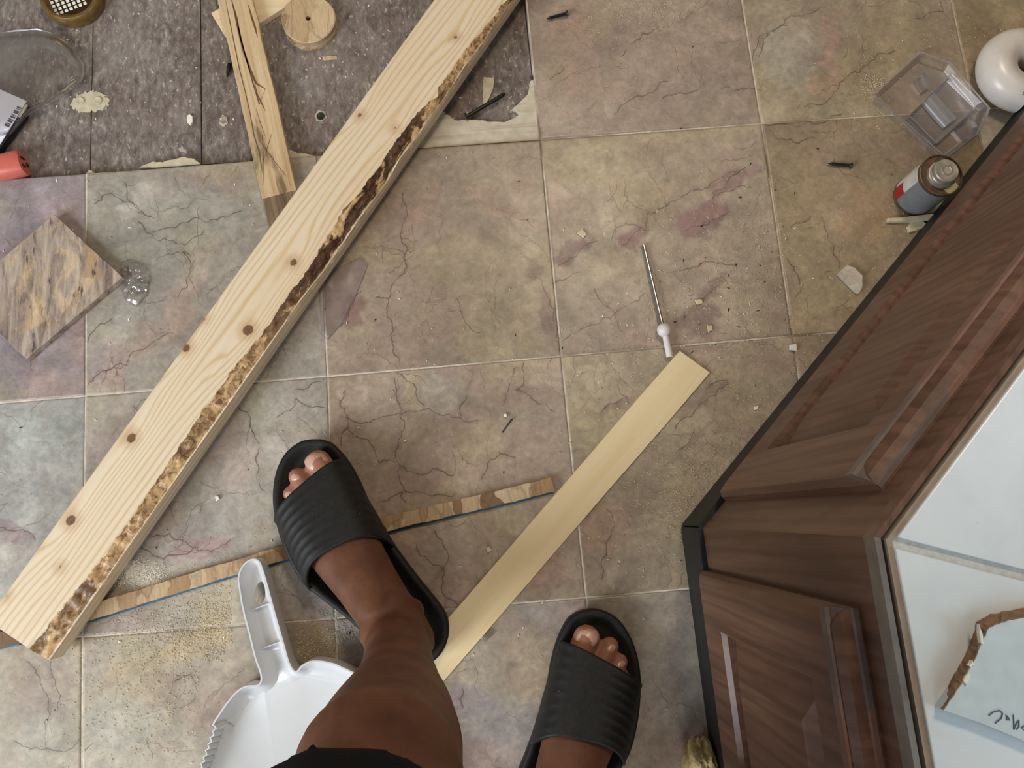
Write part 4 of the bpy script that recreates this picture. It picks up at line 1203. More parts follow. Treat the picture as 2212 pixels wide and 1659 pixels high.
wrap('label_grey', math.radians(188), math.radians(330), .006, hC - .006, M_LABEL)
wrap('label_white', math.radians(150), math.radians(188), .006, hC - .006, M_WLABEL)
wrap('label_red', math.radians(155), math.radians(190), .006, .026, M_RED, .0005)
wrap('label_white', math.radians(330), math.radians(510), .006, hC - .006, M_WLABEL)
lathe('neck', [(hC - .003, .0175), (hC + .002, .0175), (hC + .0025, .0150), (hC + .007, .0150)], cb, (0, 0, 1), M_TIN, can, 36)
lathe('cap', [(hC + .003, .0150), (hC + .0045, .0160), (hC + .006, .0150), (hC + .0072, .0160), (hC + .012, .0157), (hC + .0132, .0146), (hC + .0128, .0080), (hC + .0128, .0002)], cb, (0, 0, 1), M_TIN, can, 36)
lathe('cap_ring', [(hC + .0126, .0072), (hC + .0140, .0070), (hC + .0140, .0060), (hC + .0126, .0057)], cb, (0, 0, 1), M_TINB, can, 8, smooth=False, cap=False)
bm = bmesh.new(); boxbm(bm, (cb[0] + .012, cb[1] - .019, hC - .0022), (.008, .004, 0), (-.002, .004, 0), (0, 0, .0008))
bobj('dried_glue', bm, M_GLUE, can)

# ------------------------------------------------------------------ white trap bend
tp = empty('pipe_bend', P(2190, 160))
tag(tp, 'white plastic U-shaped drain pipe bend at the upper right corner', 'pipe')
tr_ = .0255
c0 = P2(2205, 152, .026)
axd = P2(2300, 186, .026) - c0; axd /= np.linalg.norm(axd); axn = np.array([-axd[1], axd[0]])
if axn[1] < 0: axn = -axn
Rm = .0345
path = []
for k in range(5): path.append(c0 + axn * Rm + axd * (.09 - .018 * k))
for a in np.linspace(math.pi / 2, 3 * math.pi / 2, 22): path.append(c0 + axd * (Rm * math.cos(a)) + axn * (Rm * math.sin(a)))
path.append(c0 - axn * Rm + axd * .012)
bm = bmesh.new(); tubebm(bm, [(p[0], p[1], tr_ + .0004) for p in path], tr_, 28)
o = bobj('bend', bm, M_PVC, tp, True); sharp(o)
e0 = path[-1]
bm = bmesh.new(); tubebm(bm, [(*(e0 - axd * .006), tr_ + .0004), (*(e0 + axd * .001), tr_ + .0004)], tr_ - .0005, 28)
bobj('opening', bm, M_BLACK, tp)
bm = bmesh.new()
for i, (w, h) in enumerate([(.0005, .010), (.0010, .010), (.0004, .010), (.0014, .012), (.0005, .010), (.0009, .010)]):
    q = e0 - axd * (.010 - i * .0022)
    for j in range(5):
        a = math.radians(55 + j * 10)
        ctr = Vector((q[0], q[1], tr_)) + Vector((-axn[0], -axn[1], 0)) * (tr_ + .0002) * math.cos(a) + Vector((0, 0, 1)) * (tr_ + .0002) * math.sin(a)
        tang = Vector((axn[0], axn[1], 0)) * math.sin(a) + Vector((0, 0, 1)) * math.cos(a)
        boxbm(bm, ctr, Vector((axd[0], axd[1], 0)) * w, tang * .0023, Vector((-axn[0], -axn[1], 0)) * .0002 * math.cos(a) + Vector((0, 0, .0002)) * math.sin(a))
bobj('barcode', bm, M_INK, tp)

# ------------------------------------------------------------------ clear clamshell beside the bend
cs = empty('clamshell_package', P(2020, 240))
tag(cs, 'empty clear plastic clamshell tray beside the white pipe bend', 'package')
def wallbox(name, quad, z0, z1, mat, fl=.002, parent=None, floor_=True):
    """open moulded tray: flange at z1, walls drawn in, floor at z0"""
    q = [P2(u, v, z1) for u, v in quad]
    cen = sum(q) / len(q)
    bm = bmesh.new()
    rg = []
    for z, k in ((z1, 1 + fl / .05), (z1, 1.0), (z0, .94)) + (((z0, .0),) if False else ()):
        rg.append([bm.verts.new((*(cen + (p - cen) * k), z)) for p in q])
    for a, b in zip(rg, rg[1:]):
        for i in range(len(q)): bm.faces.new((a[i], a[(i + 1) % len(q)], b[(i + 1) % len(q)], b[i]))
    if floor_: bm.faces.new(rg[-1])
    o = bobj(name, bm, mat, parent)
    bevel(o, .0012, 2)
    s = o.modifiers.new('s', 'SOLIDIFY'); s.thickness = .0004
    return o
wallbox('tray', [(1892, 204), (1990, 116), (2050, 138), (2132, 232), (2112, 286), (2044, 338)], .0012, .014, M_SMOKE, .004, cs)
wallbox('well', [(1966, 248), (2056, 160), (2120, 222), (2024, 308)], .0022, .0150, M_SMOKE, .0015, cs)
wallbox('clip_pocket', [(2068, 274), (2098, 252), (2118, 282), (2092, 302)], .0025, .0100, M_SMOKE, .001, cs)
wallbox('clip_pocket', [(1980, 170), (1998, 156), (2012, 184), (1996, 194)], .0025, .0100, M_SMOKE, .001, cs)
bm = bmesh.new()
a_, b_ = P(2003, 214, .002), P(2050, 268, .002)
d_ = (b_ - a_); L_ = np.linalg.norm(d_); d_ /= L_; n_ = np.array([-d_[1], d_[0], 0])
rows = []
for k in range(13):
    an = math.pi * k / 12
    rows.append([bm.verts.new(a_ + d_ * (L_ * t) + n_ * (.013 * math.cos(an)) + np.array([0, 0, .0095 * math.sin(an)])) for t in (0, .06, .94, 1)])
for r1, r2 in zip(rows, rows[1:]):
    for i in range(3): bm.faces.new((r1[i], r1[i + 1], r2[i + 1], r2[i]))
bobj('moulded_hump', bm, m_clear('glint_whitened_plastic', (.95, .95, .95, 1), .22, .28), cs, True)  # diffuse white in the plastic paints the bright reflection along its curve

# ------------------------------------------------------------------ things at the upper left edge
bp = empty('blister_pack', P(40, 200, zp))
tag(bp, 'clear blister pack holding a white barcode card at the left edge', 'package')
out_ = [(-120, 130), (-60, 80), (10, 68), (80, 62), (125, 74), (162, 100), (186, 140), (184, 172), (150, 200), (110, 226), (62, 250), (20, 300), (-80, 330)]
sheet('clear_shell', out_, lambda u, v, t: zp + .003 + .020 * (1 - max(0, (t - .72) / .28) ** 2.0), M_CLEAR, .0004, 4, bp)
cardpx = [(-70, 168), (0, 193), (57, 218), (5, 304), (-40, 372)]
prism('card', [P2(u, v, zp + .0135) for u, v in cardpx], zp + .0125, zp + .0135, M_CARD, bp)
prism('black_insert', [P2(u, v, zp + .012) for u, v in [(-70, 180), (0, 205), (60, 226), (52, 250), (6, 312), (-20, 352), (-60, 352)]], zp + .002, zp + .0120, M_BLACK, bp, .001)
bm = bmesh.new()
dc = P(5, 304) - P(57, 218); dc /= np.linalg.norm(dc); nc = np.array([-dc[1], dc[0], 0])
for i, (t, w, l) in enumerate([(.10, .0010, 9), (.15, .0005, 9), (.22, .0008, 9), (.27, .0014, 9), (.36, .0006, 9), (.42, .0012, 9), (.50, .0007, 9), (.56, .0015, 9), (.64, .0006, 9), (.70, .0016, 9)]):
    q = P(46 + (2 - 46) * t, 226 + (290 - 226) * t, zp + .0137)
    boxbm(bm, q, dc * w, nc * .0035, (0, 0, .00012))
bobj('barcode', bm, M_INK, bp)
bm = bmesh.new(); boxbm(bm, P(50, 240, zp + .012), dc * .010, nc * .0016, (0, 0, .0008)); bobj('hang_tab', bm, M_MORTAR, bp)

pg = empty('extension_cord_socket', P(20, 365, zp))
tag(pg, 'orange-red extension cord socket lying on plywood at the left edge', 'plug')
zc = .004
tip = Vector(P(52, 352, zc)); back = Vector(P(-60, 380, zc))
d, u_, w_v = frame(tip - back)
def dsec(k, hh=1.0):
    pts = []
    for i in range(20):
        a = 2 * math.pi * i / 20
        ca, sa = math.cos(a), math.sin(a)
        pts.append(((abs(ca) ** .6) * (1 if ca > 0 else -1) * .0165 * k, (abs(sa) ** .7) * (1 if sa > 0 else -1) * .0150 * k * hh))
    return pts
bm = bmesh.new(); prev = None
for t, k in ((0, .55), (.02, .7), (.05, .92), (.5, .95), (.72, 1.0), (.94, 1.0), (1.0, .93)):
    c = back + (tip - back) * t
    vv = [bm.verts.new(c + u_ * x + Vector((0, 0, 1)) * y) for x, y in dsec(k)]
    if prev:
        for i in range(20): bm.faces.new((prev[i], prev[(i + 1) % 20], vv[(i + 1) % 20], vv[i]))
    else: bm.faces.new(vv)
    prev = vv
bm.faces.new(prev[::-1])
o = bobj('socket_body', bm, M_ORANGE, pg, True); sharp(o, .5)
for (x, y, a, b) in ((-.0055, .003, .0010, .0042), (.0055, .003, .0010, .0036), (0, -.007, .0022, .0022)):
    bm = bmesh.new(); boxbm(bm, tip + u_ * x + Vector((0, 0, y)) + d * .0004, u_ * a, Vector((0, 0, b)), d * .0010); bobj('slot', bm, M_BLACK, pg)
bm = bmesh.new(); tubebm(bm, [back + d * .01, back - d * .03, back - d * .10 + u_ * .02], .0048, 12); bobj('cord', bm, M_ORANGE, pg, True)

dr = empty('drain_strainer', P(146, -25, zp))
tag(dr, 'brown round drain strainer with white squares at the top edge', 'drain strainer')
cD = P(148, -18, .010); rD = .0415
lathe('rim', [(0, rD - .004), (0, rD - .001), (.004, rD), (.012, rD + .0005), (.018, rD), (.0205, rD - .002), (.0205, rD - .005), (.014, rD - .008), (.0125, .001)], (cD[0], cD[1], zp + .0003), (0, 0, 1), M_BRASS, dr, 56)
lathe('grate_plate', [(.0128, rD - .010), (.0138, rD - .0105), (.0142, .001)], (cD[0], cD[1], zp + .0003), (0, 0, 1), M_BRASSD, dr, 40)
gx = (P(170, -2) - P(145, 8)); gx /= np.linalg.norm(gx); gy = np.array([-gx[1], gx[0], 0])
g0 = P(146, 2, zp + .0152)
for i in range(-3, 4):
    for j in range(-2, 4):
        if (i * i + j * j) > 14: continue
        bm = bmesh.new(); boxbm(bm, g0 + gx * (i * .0067) + gy * (j * .0067), gx * .0022, gy * .0022, (0, 0, .0006)); h = bobj('white_square', bm, M_CHIPW, dr); bevel(h, .0006)  # small raised white blocks in a grid on the plate

# ------------------------------------------------------------------ dustpan
def smooth_closed(pts, n):
    pts = np.array(pts, float); m = len(pts)
    out = []
    for i in range(m):
        p0, p1, p2, p3 = pts[(i - 1) % m], pts[i], pts[(i + 1) % m], pts[(i + 2) % m]
        for k in range(n):
            t = k / n
            out.append(.5 * ((2 * p1) + (-p0 + p2) * t + (2 * p0 - 5 * p1 + 4 * p2 - p3) * t * t + (-p0 + 3 * p1 - 3 * p2 + p3) * t ** 3))
    return np.array(out)
hd = [(550, 1205.5), (536, 1210), (521.5, 1225), (514.5, 1246.5), (516, 1266), (524, 1314), (538.5, 1371), (550, 1419), (561, 1453), (562, 1470), (555.5, 1478), (533, 1480), (513, 1490), (490.5, 1515), (471, 1543), (457, 1566)]
teeth = []
for k in range(9):
    y = 1573 + k * 14; x = 462 - (y - 1566) * .36
    teeth += [(x + 5, y), (x - 3, y + 6)]
rest = [(412, 1705), (392, 1760), (384, 1800), (400, 1812), (640, 1850), (890, 1880), (905, 1865), (925, 1760), (922, 1680), (905, 1610), (870, 1545), (830, 1500), (785, 1462), (736.5, 1437), (719.5, 1430), (694, 1425), (671, 1426), (652, 1436), (642, 1447), (635, 1444.5), (626, 1425), (615, 1385), (598, 1326), (581, 1263.5), (570, 1227), (562.5, 1211)]
a1 = smooth_closed(hd + [(450, 1590)] + rest, 5)
i0 = 15 * 5; i1 = 17 * 5
outl = np.vstack([a1[:i0 + 1], np.array(teeth), a1[i1:]])
ZR = .034
xy = np.array([P2(u, v, ZR) for u, v in outl])
hand = outl[:, 1] < 1440
def polyoff(xy, d):
    prv = np.roll(xy, 1, 0); nxt = np.roll(xy, -1, 0)
    t = nxt - prv; t /= (np.linalg.norm(t, axis=1)[:, None] + 1e-9)
    n = np.column_stack([-t[:, 1], t[:, 0]])
    a = (xy[:, 0] * np.roll(xy[:, 1], -1) - np.roll(xy[:, 0], -1) * xy[:, 1]).sum()
    if a < 0: n = -n
    return xy + n * (d[:, None] if hasattr(d, '__len__') else d)
k_h = 1 - sstep(1400, 1500, outl[:, 1])
lift = .010 * k_h
rings = [(xy * 1.0, .0012 + k_h * .0105), (xy, ZR - .001 + lift * .3), (polyoff(xy, .0006), ZR + lift * .3), (polyoff(xy, .0022), ZR + lift * .3)]
w1 = xy
smx = polyoff(xy, .0030)
rings.append((smx, ZR - .003 + lift * .3))
sm2 = polyoff(xy, .0075 * np.ones(len(xy)))
rings.append((sm2, .016 + lift))
kk = np.ones(9) / 9
d3 = .0115 * k_h + .018 * (1 - k_h)
s3 = polyoff(xy, d3)
for c in range(2):
    ext = np.concatenate([s3[-4:, c], s3[:, c], s3[:4, c]]); s3[:, c] = np.convolve(ext, kk, 'valid')
rings.append((s3, .0085 + lift * 1.2))
bm = bmesh.new(); prev = None
for q, z in rings:
    zz = z if hasattr(z, '__len__') else np.full(len(q), z)
    vv = [bm.verts.new((p[0], p[1], h)) for p, h in zip(q, zz)]
    if prev:
        for i in range(len(vv)): bm.faces.new((prev[i], prev[(i + 1) % len(vv)], vv[(i + 1) % len(vv)], vv[i]))
    prev = vv
es = [bm.edges.get((prev[i], prev[(i + 1) % len(prev)])) or bm.edges.new((prev[i], prev[(i + 1) % len(prev)])) for i in range(len(prev))]
bmesh.ops.triangle_fill(bm, edges=es, use_beauty=True)
dp = empty('dustpan', P(600, 1600))
tag(dp, 'white plastic dustpan with rounded handle and ragged left edge', 'dustpan')
pan = bobj('pan', bm, M_WHITEP, dp, True)
bmc = bmesh.new()
cv = P(562.5, 1281, .02); ax0 = P(566, 1256, .02) - P(559, 1306, .02); ra_ = .5 * np.linalg.norm(ax0); ax0 /= 2 * ra_; ay0 = np.array([-ax0[1], ax0[0], 0])
r0 = [bmc.verts.new(cv + ax0 * (ra_ * math.cos(2 * math.pi * i / 28)) + ay0 * (.0066 * math.sin(2 * math.pi * i / 28)) + np.array([0, 0, -.015])) for i in range(28)]
r1 = [bmc.verts.new(v.co + Vector((0, 0, .06))) for v in r0]
for i in range(28): bmc.faces.new((r0[i], r0[(i + 1) % 28], r1[(i + 1) % 28], r1[i]))
bmc.faces.new(r0[::-1]); bmc.faces.new(r1)
cut = bobj('cutter', bmc)
sm = pan.modifiers.new('t', 'SOLIDIFY'); sm.thickness = .0012; sm.offset = -1
bo = pan.modifiers.new('hole', 'BOOLEAN'); bo.object = cut; bo.solver = 'EXACT'
bpy.context.view_layer.update()
dg = bpy.context.evaluated_depsgraph_get()
newme = bpy.data.meshes.new_from_object(pan.evaluated_get(dg))
pan.modifiers.clear(); pan.data = newme
bpy.data.objects.remove(cut)
sharp(pan, .7)
for (a, b) in (((531, 1323), (583, 1303)), ((554, 1406), (608, 1385))):
    bm = bmesh.new()
    p, q = P(*a, .026), P(*b, .026)
    boxbm(bm, (p + q) / 2 - np.array([0, 0, .002]), (q - p) / 2, np.array([-(q - p)[1], (q - p)[0], 0]) / np.linalg.norm(q - p) * .0006, (0, 0, .0045))
    bobj('handle_rib', bm, M_WHITEP, dp)
#--PART4--

# ------------------------------------------------------------------ sandals (local: heel at origin, +y to the toes, +x to the big-toe side)
HL = P2(934, 1441, .03); TL = P2(672, 951, .03)
yl = (TL - HL) / np.linalg.norm(TL - HL); xl_ = np.array([yl[1], -yl[0]])
def toL(u, v, z):
    q = P2(u, v, z) - HL
    return np.array([xl_ @ q, yl @ q])
solepx = [(685, 949), (655, 953), (625, 973), (605, 1003), (594, 1042), (592, 1090), (601, 1140), (622, 1200), (655, 1258), (700, 1296), (756, 1340), (806, 1388), (850, 1422), (882, 1440), (912, 1442), (939, 1426), (959, 1402), (970, 1368), (966, 1329), (940, 1290), (913, 1257), (868, 1198), (836, 1150), (811, 1105), (793, 1074), (775, 1033), (752, 993), (725, 962), (706, 952)]
sole = smooth_closed([toL(u, v, .031) for u, v in solepx], 5)
SW = .0115   # the left sole rides on the strip and lath, the right one on the tiles
def make_sandal(mir, heel, yax, z0, label):
    yax = np.array(yax) / np.linalg.norm(yax); xax = np.array([yax[1], -yax[0]]) * mir
    W = lambda x, y, z: (heel[0] + xax[0] * x + yax[0] * y, heel[1] + xax[1] * x + yax[1] * y, z0 + z)
    e = empty('slide_sandal', (heel[0], heel[1], z0))
    tag(e, label, 'sandal')
    bm = bmesh.new(); prev = None
    def sm9(q, n=7):
        q = q.copy(); k = np.ones(n) / n; h = n // 2
        for c in range(2):
            ext = np.concatenate([q[-h:, c], q[:, c], q[:h, c]]); q[:, c] = np.convolve(ext, k, 'valid')
        return q
    for q, z in [(polyoff(sole, .005), 0.0), (polyoff(sole, .001), .004), (polyoff(sole, .0015), .013), (sole, .021), (polyoff(sole, .0006), .0265), (polyoff(sole, .004), .0285), (polyoff(sole, .0085), .0265), (sm9(polyoff(sole, .0135)), .0205), (sm9(polyoff(sole, .020), 9), .0185)]:
        vv = [bm.verts.new(W(p[0], p[1], z)) for p in q]
        if prev:
            for i in range(len(vv)): bm.faces.new((prev[i], prev[(i + 1) % len(vv)], vv[(i + 1) % len(vv)], vv[i]))
        else:
            bm.faces.new(vv)
        prev = vv
    es = [bm.edges.get((prev[i], prev[(i + 1) % len(prev)])) for i in range(len(prev))]
    bmesh.ops.triangle_fill(bm, edges=es, use_beauty=True)
    bobj('sole', bm, M_RUB, e, True)
    # strap: an arched band with ribs on the little-toe side
    Lf, Lr = toL(600, 1126, .02), toL(676, 1276, .02)
    Rf, Rr = toL(748, 1000, .02), toL(856, 1184, .02)
    bm = bmesh.new(); NS, NTt = 64, 46
    grid = []
    for j in range(NTt + 1):
        t = j / NTt
        row = []
        for i in range(NS + 1):
            s = i / NS
            a = math.pi * s
            A = Lf + (Lr - Lf) * t; B = Rf + (Rr - Rf) * t
            c = (A + B) / 2; hv = (B - A) / 2
            H = .046 + .022 * t
            xx = c - hv * (abs(math.cos(a)) ** .62 * (1 if math.cos(a) > 0 else -1)) * 1.02
            zz = .012 + H * (math.sin(a) ** .72)
            # top leans to the big-toe side, where the instep is higher
            fw = (.008 * (1 - t) + .030 * t) * math.sin(a) ** 1.3
            xx = xx + np.array([0.006 * math.sin(a), fw])
            rib = 0.0
            if s < .52:
                rib = .0009 * max(0, math.sin(t * math.pi * 2 * 8)) ** .6 * min(1, (.52 - s) / .1) * min(1, s / .06)
            elif s > .62:
                rib = .0005 * max(0, math.sin(t * math.pi * 2 * 8)) ** .6 * min(1, (s - .62) / .1)
            n2 = (xx - c); ln = np.linalg.norm(n2) + 1e-6
            row.append(bm.verts.new(W(xx[0] + n2[0] / ln * rib, xx[1], zz + rib * math.sin(a))))
        grid.append(row)
    for j in range(NTt):
        for i in range(NS): bm.faces.new((grid[j][i], grid[j][i + 1], grid[j + 1][i + 1], grid[j + 1][i]))
    o = bobj('strap', bm, M_RUB, e, True)
    s = o.modifiers.new('s', 'SOLIDIFY'); s.thickness = .0042; s.offset = -1; 
    # flip if the shell grew outwards is harmless: it stays a band
    return e
make_sandal(1, HL, yl, SW, 'black slide sandal resting on the narrow strand board strip')
TR = P2(1268, 1316, .03)
aR = P2(1196, 1600, .03)
yR = (TR - aR) / np.linalg.norm(TR - aR)
HR = TR - yR * float(np.linalg.norm(TL - HL)) - np.array([yR[1], -yR[0]]) * -1 * 0.004
make_sandal(-1, HR, yR, .0004, 'black slide sandal standing nearest the dark cabinet door')

# ------------------------------------------------------------------ person: one continuous body, seen from above
def loftbm(bm, secs, n=28):
    """secs: centre, half-width vector, half-depth vector"""
    prev = None; first = None
    for c, a, b in secs:
        c, a, b = Vector(c), Vector(a), Vector(b)
        vv = [bm.verts.new(c + a * math.cos(2 * math.pi * i / n) + b * math.sin(2 * math.pi * i / n)) for i in range(n)]
        if prev:
            for i in range(n): bm.faces.new((prev[i], prev[(i + 1) % n], vv[(i + 1) % n], vv[i]))
        else: first = vv
        prev = vv
    bm.faces.new(first[::-1]); bm.faces.new(prev)
def blob(bm, c, rx, ry, rz, xa, ya):
    ret = bmesh.ops.create_icosphere(bm, subdivisions=3, radius=1.0)
    for v in ret['verts']:
        p = v.co.copy()
        v.co = Vector(c) + Vector((xa[0], xa[1], 0)) * (p.x * rx) + Vector((ya[0], ya[1], 0)) * (p.y * ry) + Vector((0, 0, p.z * rz))
body = bmesh.new()
nails = []
toes_all = []
def make_foot(mir, heel, yax, z0, leg):
    yax = np.array(yax) / np.linalg.norm(yax); xax = np.array([yax[1], -yax[0]]) * mir
    W = lambda x, y, z: Vector((heel[0] + xax[0] * x + yax[0] * y, heel[1] + xax[1] * x + yax[1] * y, z0 + z))
    X = Vector((xax[0], xax[1], 0)); Y = Vector((yax[0], yax[1], 0)); Z = Vector((0, 0, 1))
    zs = .0195
    # heel to ball: cross-sections across the foot
    secs = []
    for y, x, w, h in [(.016, -.006, .014, .018), (.022, -.006, .024, .028), (.036, -.006, .0305, .036), (.060, -.007, .0325, .044), (.090, -.011, .033, .046), (.120, -.015, .035, .038), (.150, -.019, .039, .031), (.180, -.021, .0440, .025), (.203, -.020, .0460, .0195), (.218, -.022, .041, .0155), (.230, -.020, .034, .012)]:
        secs.append((W(x, y, zs + h), X * w, Z * h))
    loftbm(body, secs, 24)
    for (bx, by, tx, ty, r0, r1, hz) in [(.008, .215, -.003, .2755, .0155, .0155, .0165), (-.018, .215, -.0325, .2735, .0105, .0110, .0150), (-.034, .207, -.0480, .2590, .0098, .0103, .0140), (-.045, .198, -.0570, .2420, .0092, .0097, .0130), (-.051, .186, -.0620, .2220, .0088, .0093, .0120)]:
        ps, rs = [], []
        for k in range(9):
            t = k / 8
            lift_ = .007 * math.sin(math.pi * min(1, t * 1.1)) * (1 if r0 < .012 else .35)
            ps.append(W(bx + (tx - bx) * t, by + (ty - by) * t, zs + hz * (1 - t) + r1 * .92 * t + lift_))
            rs.append(r0 + (r1 - r0) * t - (.0012 if k in (3, 4) and r0 < .012 else 0))
        tubebm(body, ps, rs, 14)
        tip_ = ps[-1]
        blob(body, tip_, r1 * 1.02, r1 * .95, r1 * .92, xax, yax)
        toes_all.append((tip_, r1))
        d = (ps[-1] - ps[-3]).normalized()
        nails.append((tip_ + Vector((0, 0, r1 * .80)) - d * r1 * .05, X, d, r1))
    # instep up into the ankle and leg
    (ank, shin, knee, hip, sc) = leg
    ank0 = W(.002, .064, zs + .060)
    path = [W(.001, .085, zs + .046), W(.002, .076, zs + .062)] 
    pts = [(W(-.008, .074, zs + .055), .034, .043), (W(-.008, .066, zs + .078), .0335, .040)]
    a = np.array(ank); s_ = np.array(shin); k_ = np.array(knee)
    for t, rx, ry in [(0, .0345, .0375), (.18, .0350, .0385), (.36, .0400, .0440), (.55, .0480, .0520), (.75, .0535, .0570), (.92, .0540, .0570)]:
        q = a + (k_ - a) * t + np.array([yax[0], yax[1], 0]) * (-.012 * math.sin(math.pi * t))
        pts.append((Vector(q), rx * sc, ry * sc))
    pts.append((Vector(k_), .0555 * sc, .0585 * sc))
    h_ = np.array(hip)
    for t, r in [(.12, .058), (.3, .064), (.55, .074), (.8, .084), (1.0, .090)]:
        q = k_ + (h_ - k_) * t
        pts.append((Vector(q), r, r * 1.03))
    loftbm(body, [(c, X * rx, Y * ry) for c, rx, ry in pts], 28)
    # ankle bones
    for sx in (-1, 1):
        blob(body, W(-.008 + sx * .030, .070, zs + .062 + .006 * sx), .010, .013, .014, xax, yax)
    blob(body, W(-.006, .030, zs + .050), .024, .020, .036, xax, yax)
kneeL = (.4080, -.9760, .450); kneeR = (.560, -1.115, .460)
hipL = (.445, -1.180, .860); hipR = (.600, -1.225, .860)
make_foot(1, HL, yl, SW, ((.3880, -.9365, .125), None, kneeL, hipL, 1.0))
hr = HR
make_foot(-1, HR, yR, .0004, (tuple(np.array([*(HR + yR * .062 + np.array([yR[1], -yR[0]]) * .008), .115])), None, kneeR, hipR, 1.0))
# pelvis and waist
loftbm(body, [((.520, -1.200, .80), (.155, -.035, 0), (.02, .095, 0)), ((.520, -1.205, .87), (.170, -.04, 0), (.025, .110, 0)), ((.520, -1.21, .94), (.158, -.035, 0), (.02, .10, 0)), ((.520, -1.215, 1.0), (.145, -.03, 0), (.02, .09, 0))], 32)
# upper body, bent a little over the phone, arms forward
loftbm(body, [((.520, -1.215, .98), (.145, -.03, 0), (.02, .09, 0)), ((.522, -1.215, 1.08), (.142, -.02, 0), (.015, .092, .01)), ((.524, -1.205, 1.20), (.155, -.02, 0), (.015, .105, .02)), ((.526, -1.190, 1.32), (.170, -.02, 0), (.012, .105, .025)), ((.528, -1.170, 1.42), (.165, -.02, 0), (.01, .085, .03)), ((.529, -1.155, 1.47), (.090, -.01, 0), (.01, .062, .03)), ((.529, -1.140, 1.51), (.056, 0, 0), (0, .056, .02)), ((.529, -1.115, 1.58), (.054, 0, 0), (0, .054, .02))], 32)
blob(body, (.529, -1.085, 1.665), .074, .094, .112, (1, 0), (0, 1))
blob(body, (.529, -1.045, 1.610), .050, .055, .055, (1, 0), (0, 1))
tubebm(body, [(.529, -.992, 1.675), (.529, -.972, 1.645), (.529, -.985, 1.632)], [.007, .013, .010], 12)
for sx in (-1, 1):
    blob(body, (.529 + sx * .076, -1.095, 1.655), .010, .020, .032, (1, 0), (0, 1))
    blob(body, (.529 + sx * .028, -1.002, 1.668), .013, .008, .008, (1, 0), (0, 1))
    sh_ = Vector((.528 + sx * .170, -1.180, 1.415)); el = Vector((.528 + sx * .225, -1.150, 1.120)); wr_ = Vector((.505 + sx * .085, -.945, 1.075))
    tubebm(body, [sh_ - Vector((sx * .05, 0, 0)), sh_, sh_.lerp(el, .35), sh_.lerp(el, .7), el], [.055, .056, .049, .043, .040], 18)
    tubebm(body, [el, el.lerp(wr_, .3), el.lerp(wr_, .7), wr_], [.040, .042, .034, .027], 18)
    hd_ = Vector((.498 + sx * .055, -.905, 1.065))
    blob(body, hd_, .030, .044, .014, (1, 0), (-.5 * sx, .87))
    tubebm(body, [wr_, wr_.lerp(hd_, .6)], [.026, .024], 16)
    for k in range(4):
        b_ = hd_ + Vector((-sx * .010 + sx * (k - 1.5) * .011, .030 - abs(k - 1.2) * .004, -.002)); L = (.070, .078, .073, .058)[k]
        tubebm(body, [b_, b_ + Vector((-sx * .010, L * .40, .004)), b_ + Vector((-sx * .022, L * .66, .012)), b_ + Vector((-sx * .030, L * .80, .020))], [.0090, .0086, .0080, .0070], 10)
    b_ = hd_ + Vector((-sx * .028, -.010, .002))
    tubebm(body, [b_, b_ + Vector((-sx * .018, .022, .010)), b_ + Vector((-sx * .022, .046, .016))], [.0110, .0100, .0080], 10)
person = empty('person', (.50, -1.05, 0))
tag(person, 'person in black shorts and slide sandals standing on the tiles', 'person')
braw = bobj('body', body, M_SKIN)
md = braw.modifiers.new('r', 'REMESH'); md.mode = 'VOXEL'; md.voxel_size = .0026; md.use_smooth_shade = True
ms = braw.modifiers.new('s', 'SMOOTH'); ms.iterations = 6; ms.factor = .5
bpy.context.view_layer.update()
dg = bpy.context.evaluated_depsgraph_get()
bme = bpy.data.meshes.new_from_object(braw.evaluated_get(dg))
braw.modifiers.clear(); braw.data = bme
bme.polygons.foreach_set('use_smooth', [True] * len(bme.polygons))
co = np.empty(len(bme.vertices) * 3); bme.vertices.foreach_get('co', co); co = co.reshape(-1, 3)
tv = np.zeros(len(co))
for tp_, r in toes_all:
    dd = np.linalg.norm(co - np.array(tp_), axis=1)
    tv = np.maximum(tv, 1 - sstep(r * .9, r * 4.2, dd))
attr(braw, 'toe', tv * .85)
braw.parent = person; braw.matrix_parent_inverse = person.matrix_world.inverted()
for (c, X, d, r) in nails:
    # each nail is a small curved plate
    up = Vector((0, 0, 1)); n_ = X.cross(d); n_ = n_ if n_.z > 0 else -n_
    bm = bmesh.new(); rows = []
    L = r * (1.05 if r > .012 else .85); Wd = r * (.80 if r > .012 else .62)
    for j in range(7):
        t = j / 6 * 2 - 1
        row = []
        for i in range(9):
            s = i / 8 * 2 - 1
            e = math.sqrt(max(0, 1 - abs(t) ** 3.2)) if t < 0 else math.sqrt(max(.35, 1 - abs(t) ** 4))
            row.append(bm.verts.new(c + X * (s * Wd * e) + d * (t * L * .75) - n_ * (r * .30 * s * s + r * .18 * max(0, t) ** 2 + r * .02) + n_ * r * .12))
        rows.append(row)
    for a, b in zip(rows, rows[1:]):
        for i in range(8): bm.faces.new((a[i], a[i + 1], b[i + 1], b[i]))
    o = bobj('toenail', bm, M_NAIL, person, True)
    s = o.modifiers.new('s', 'SOLIDIFY'); s.thickness = .0008; s.offset = 1
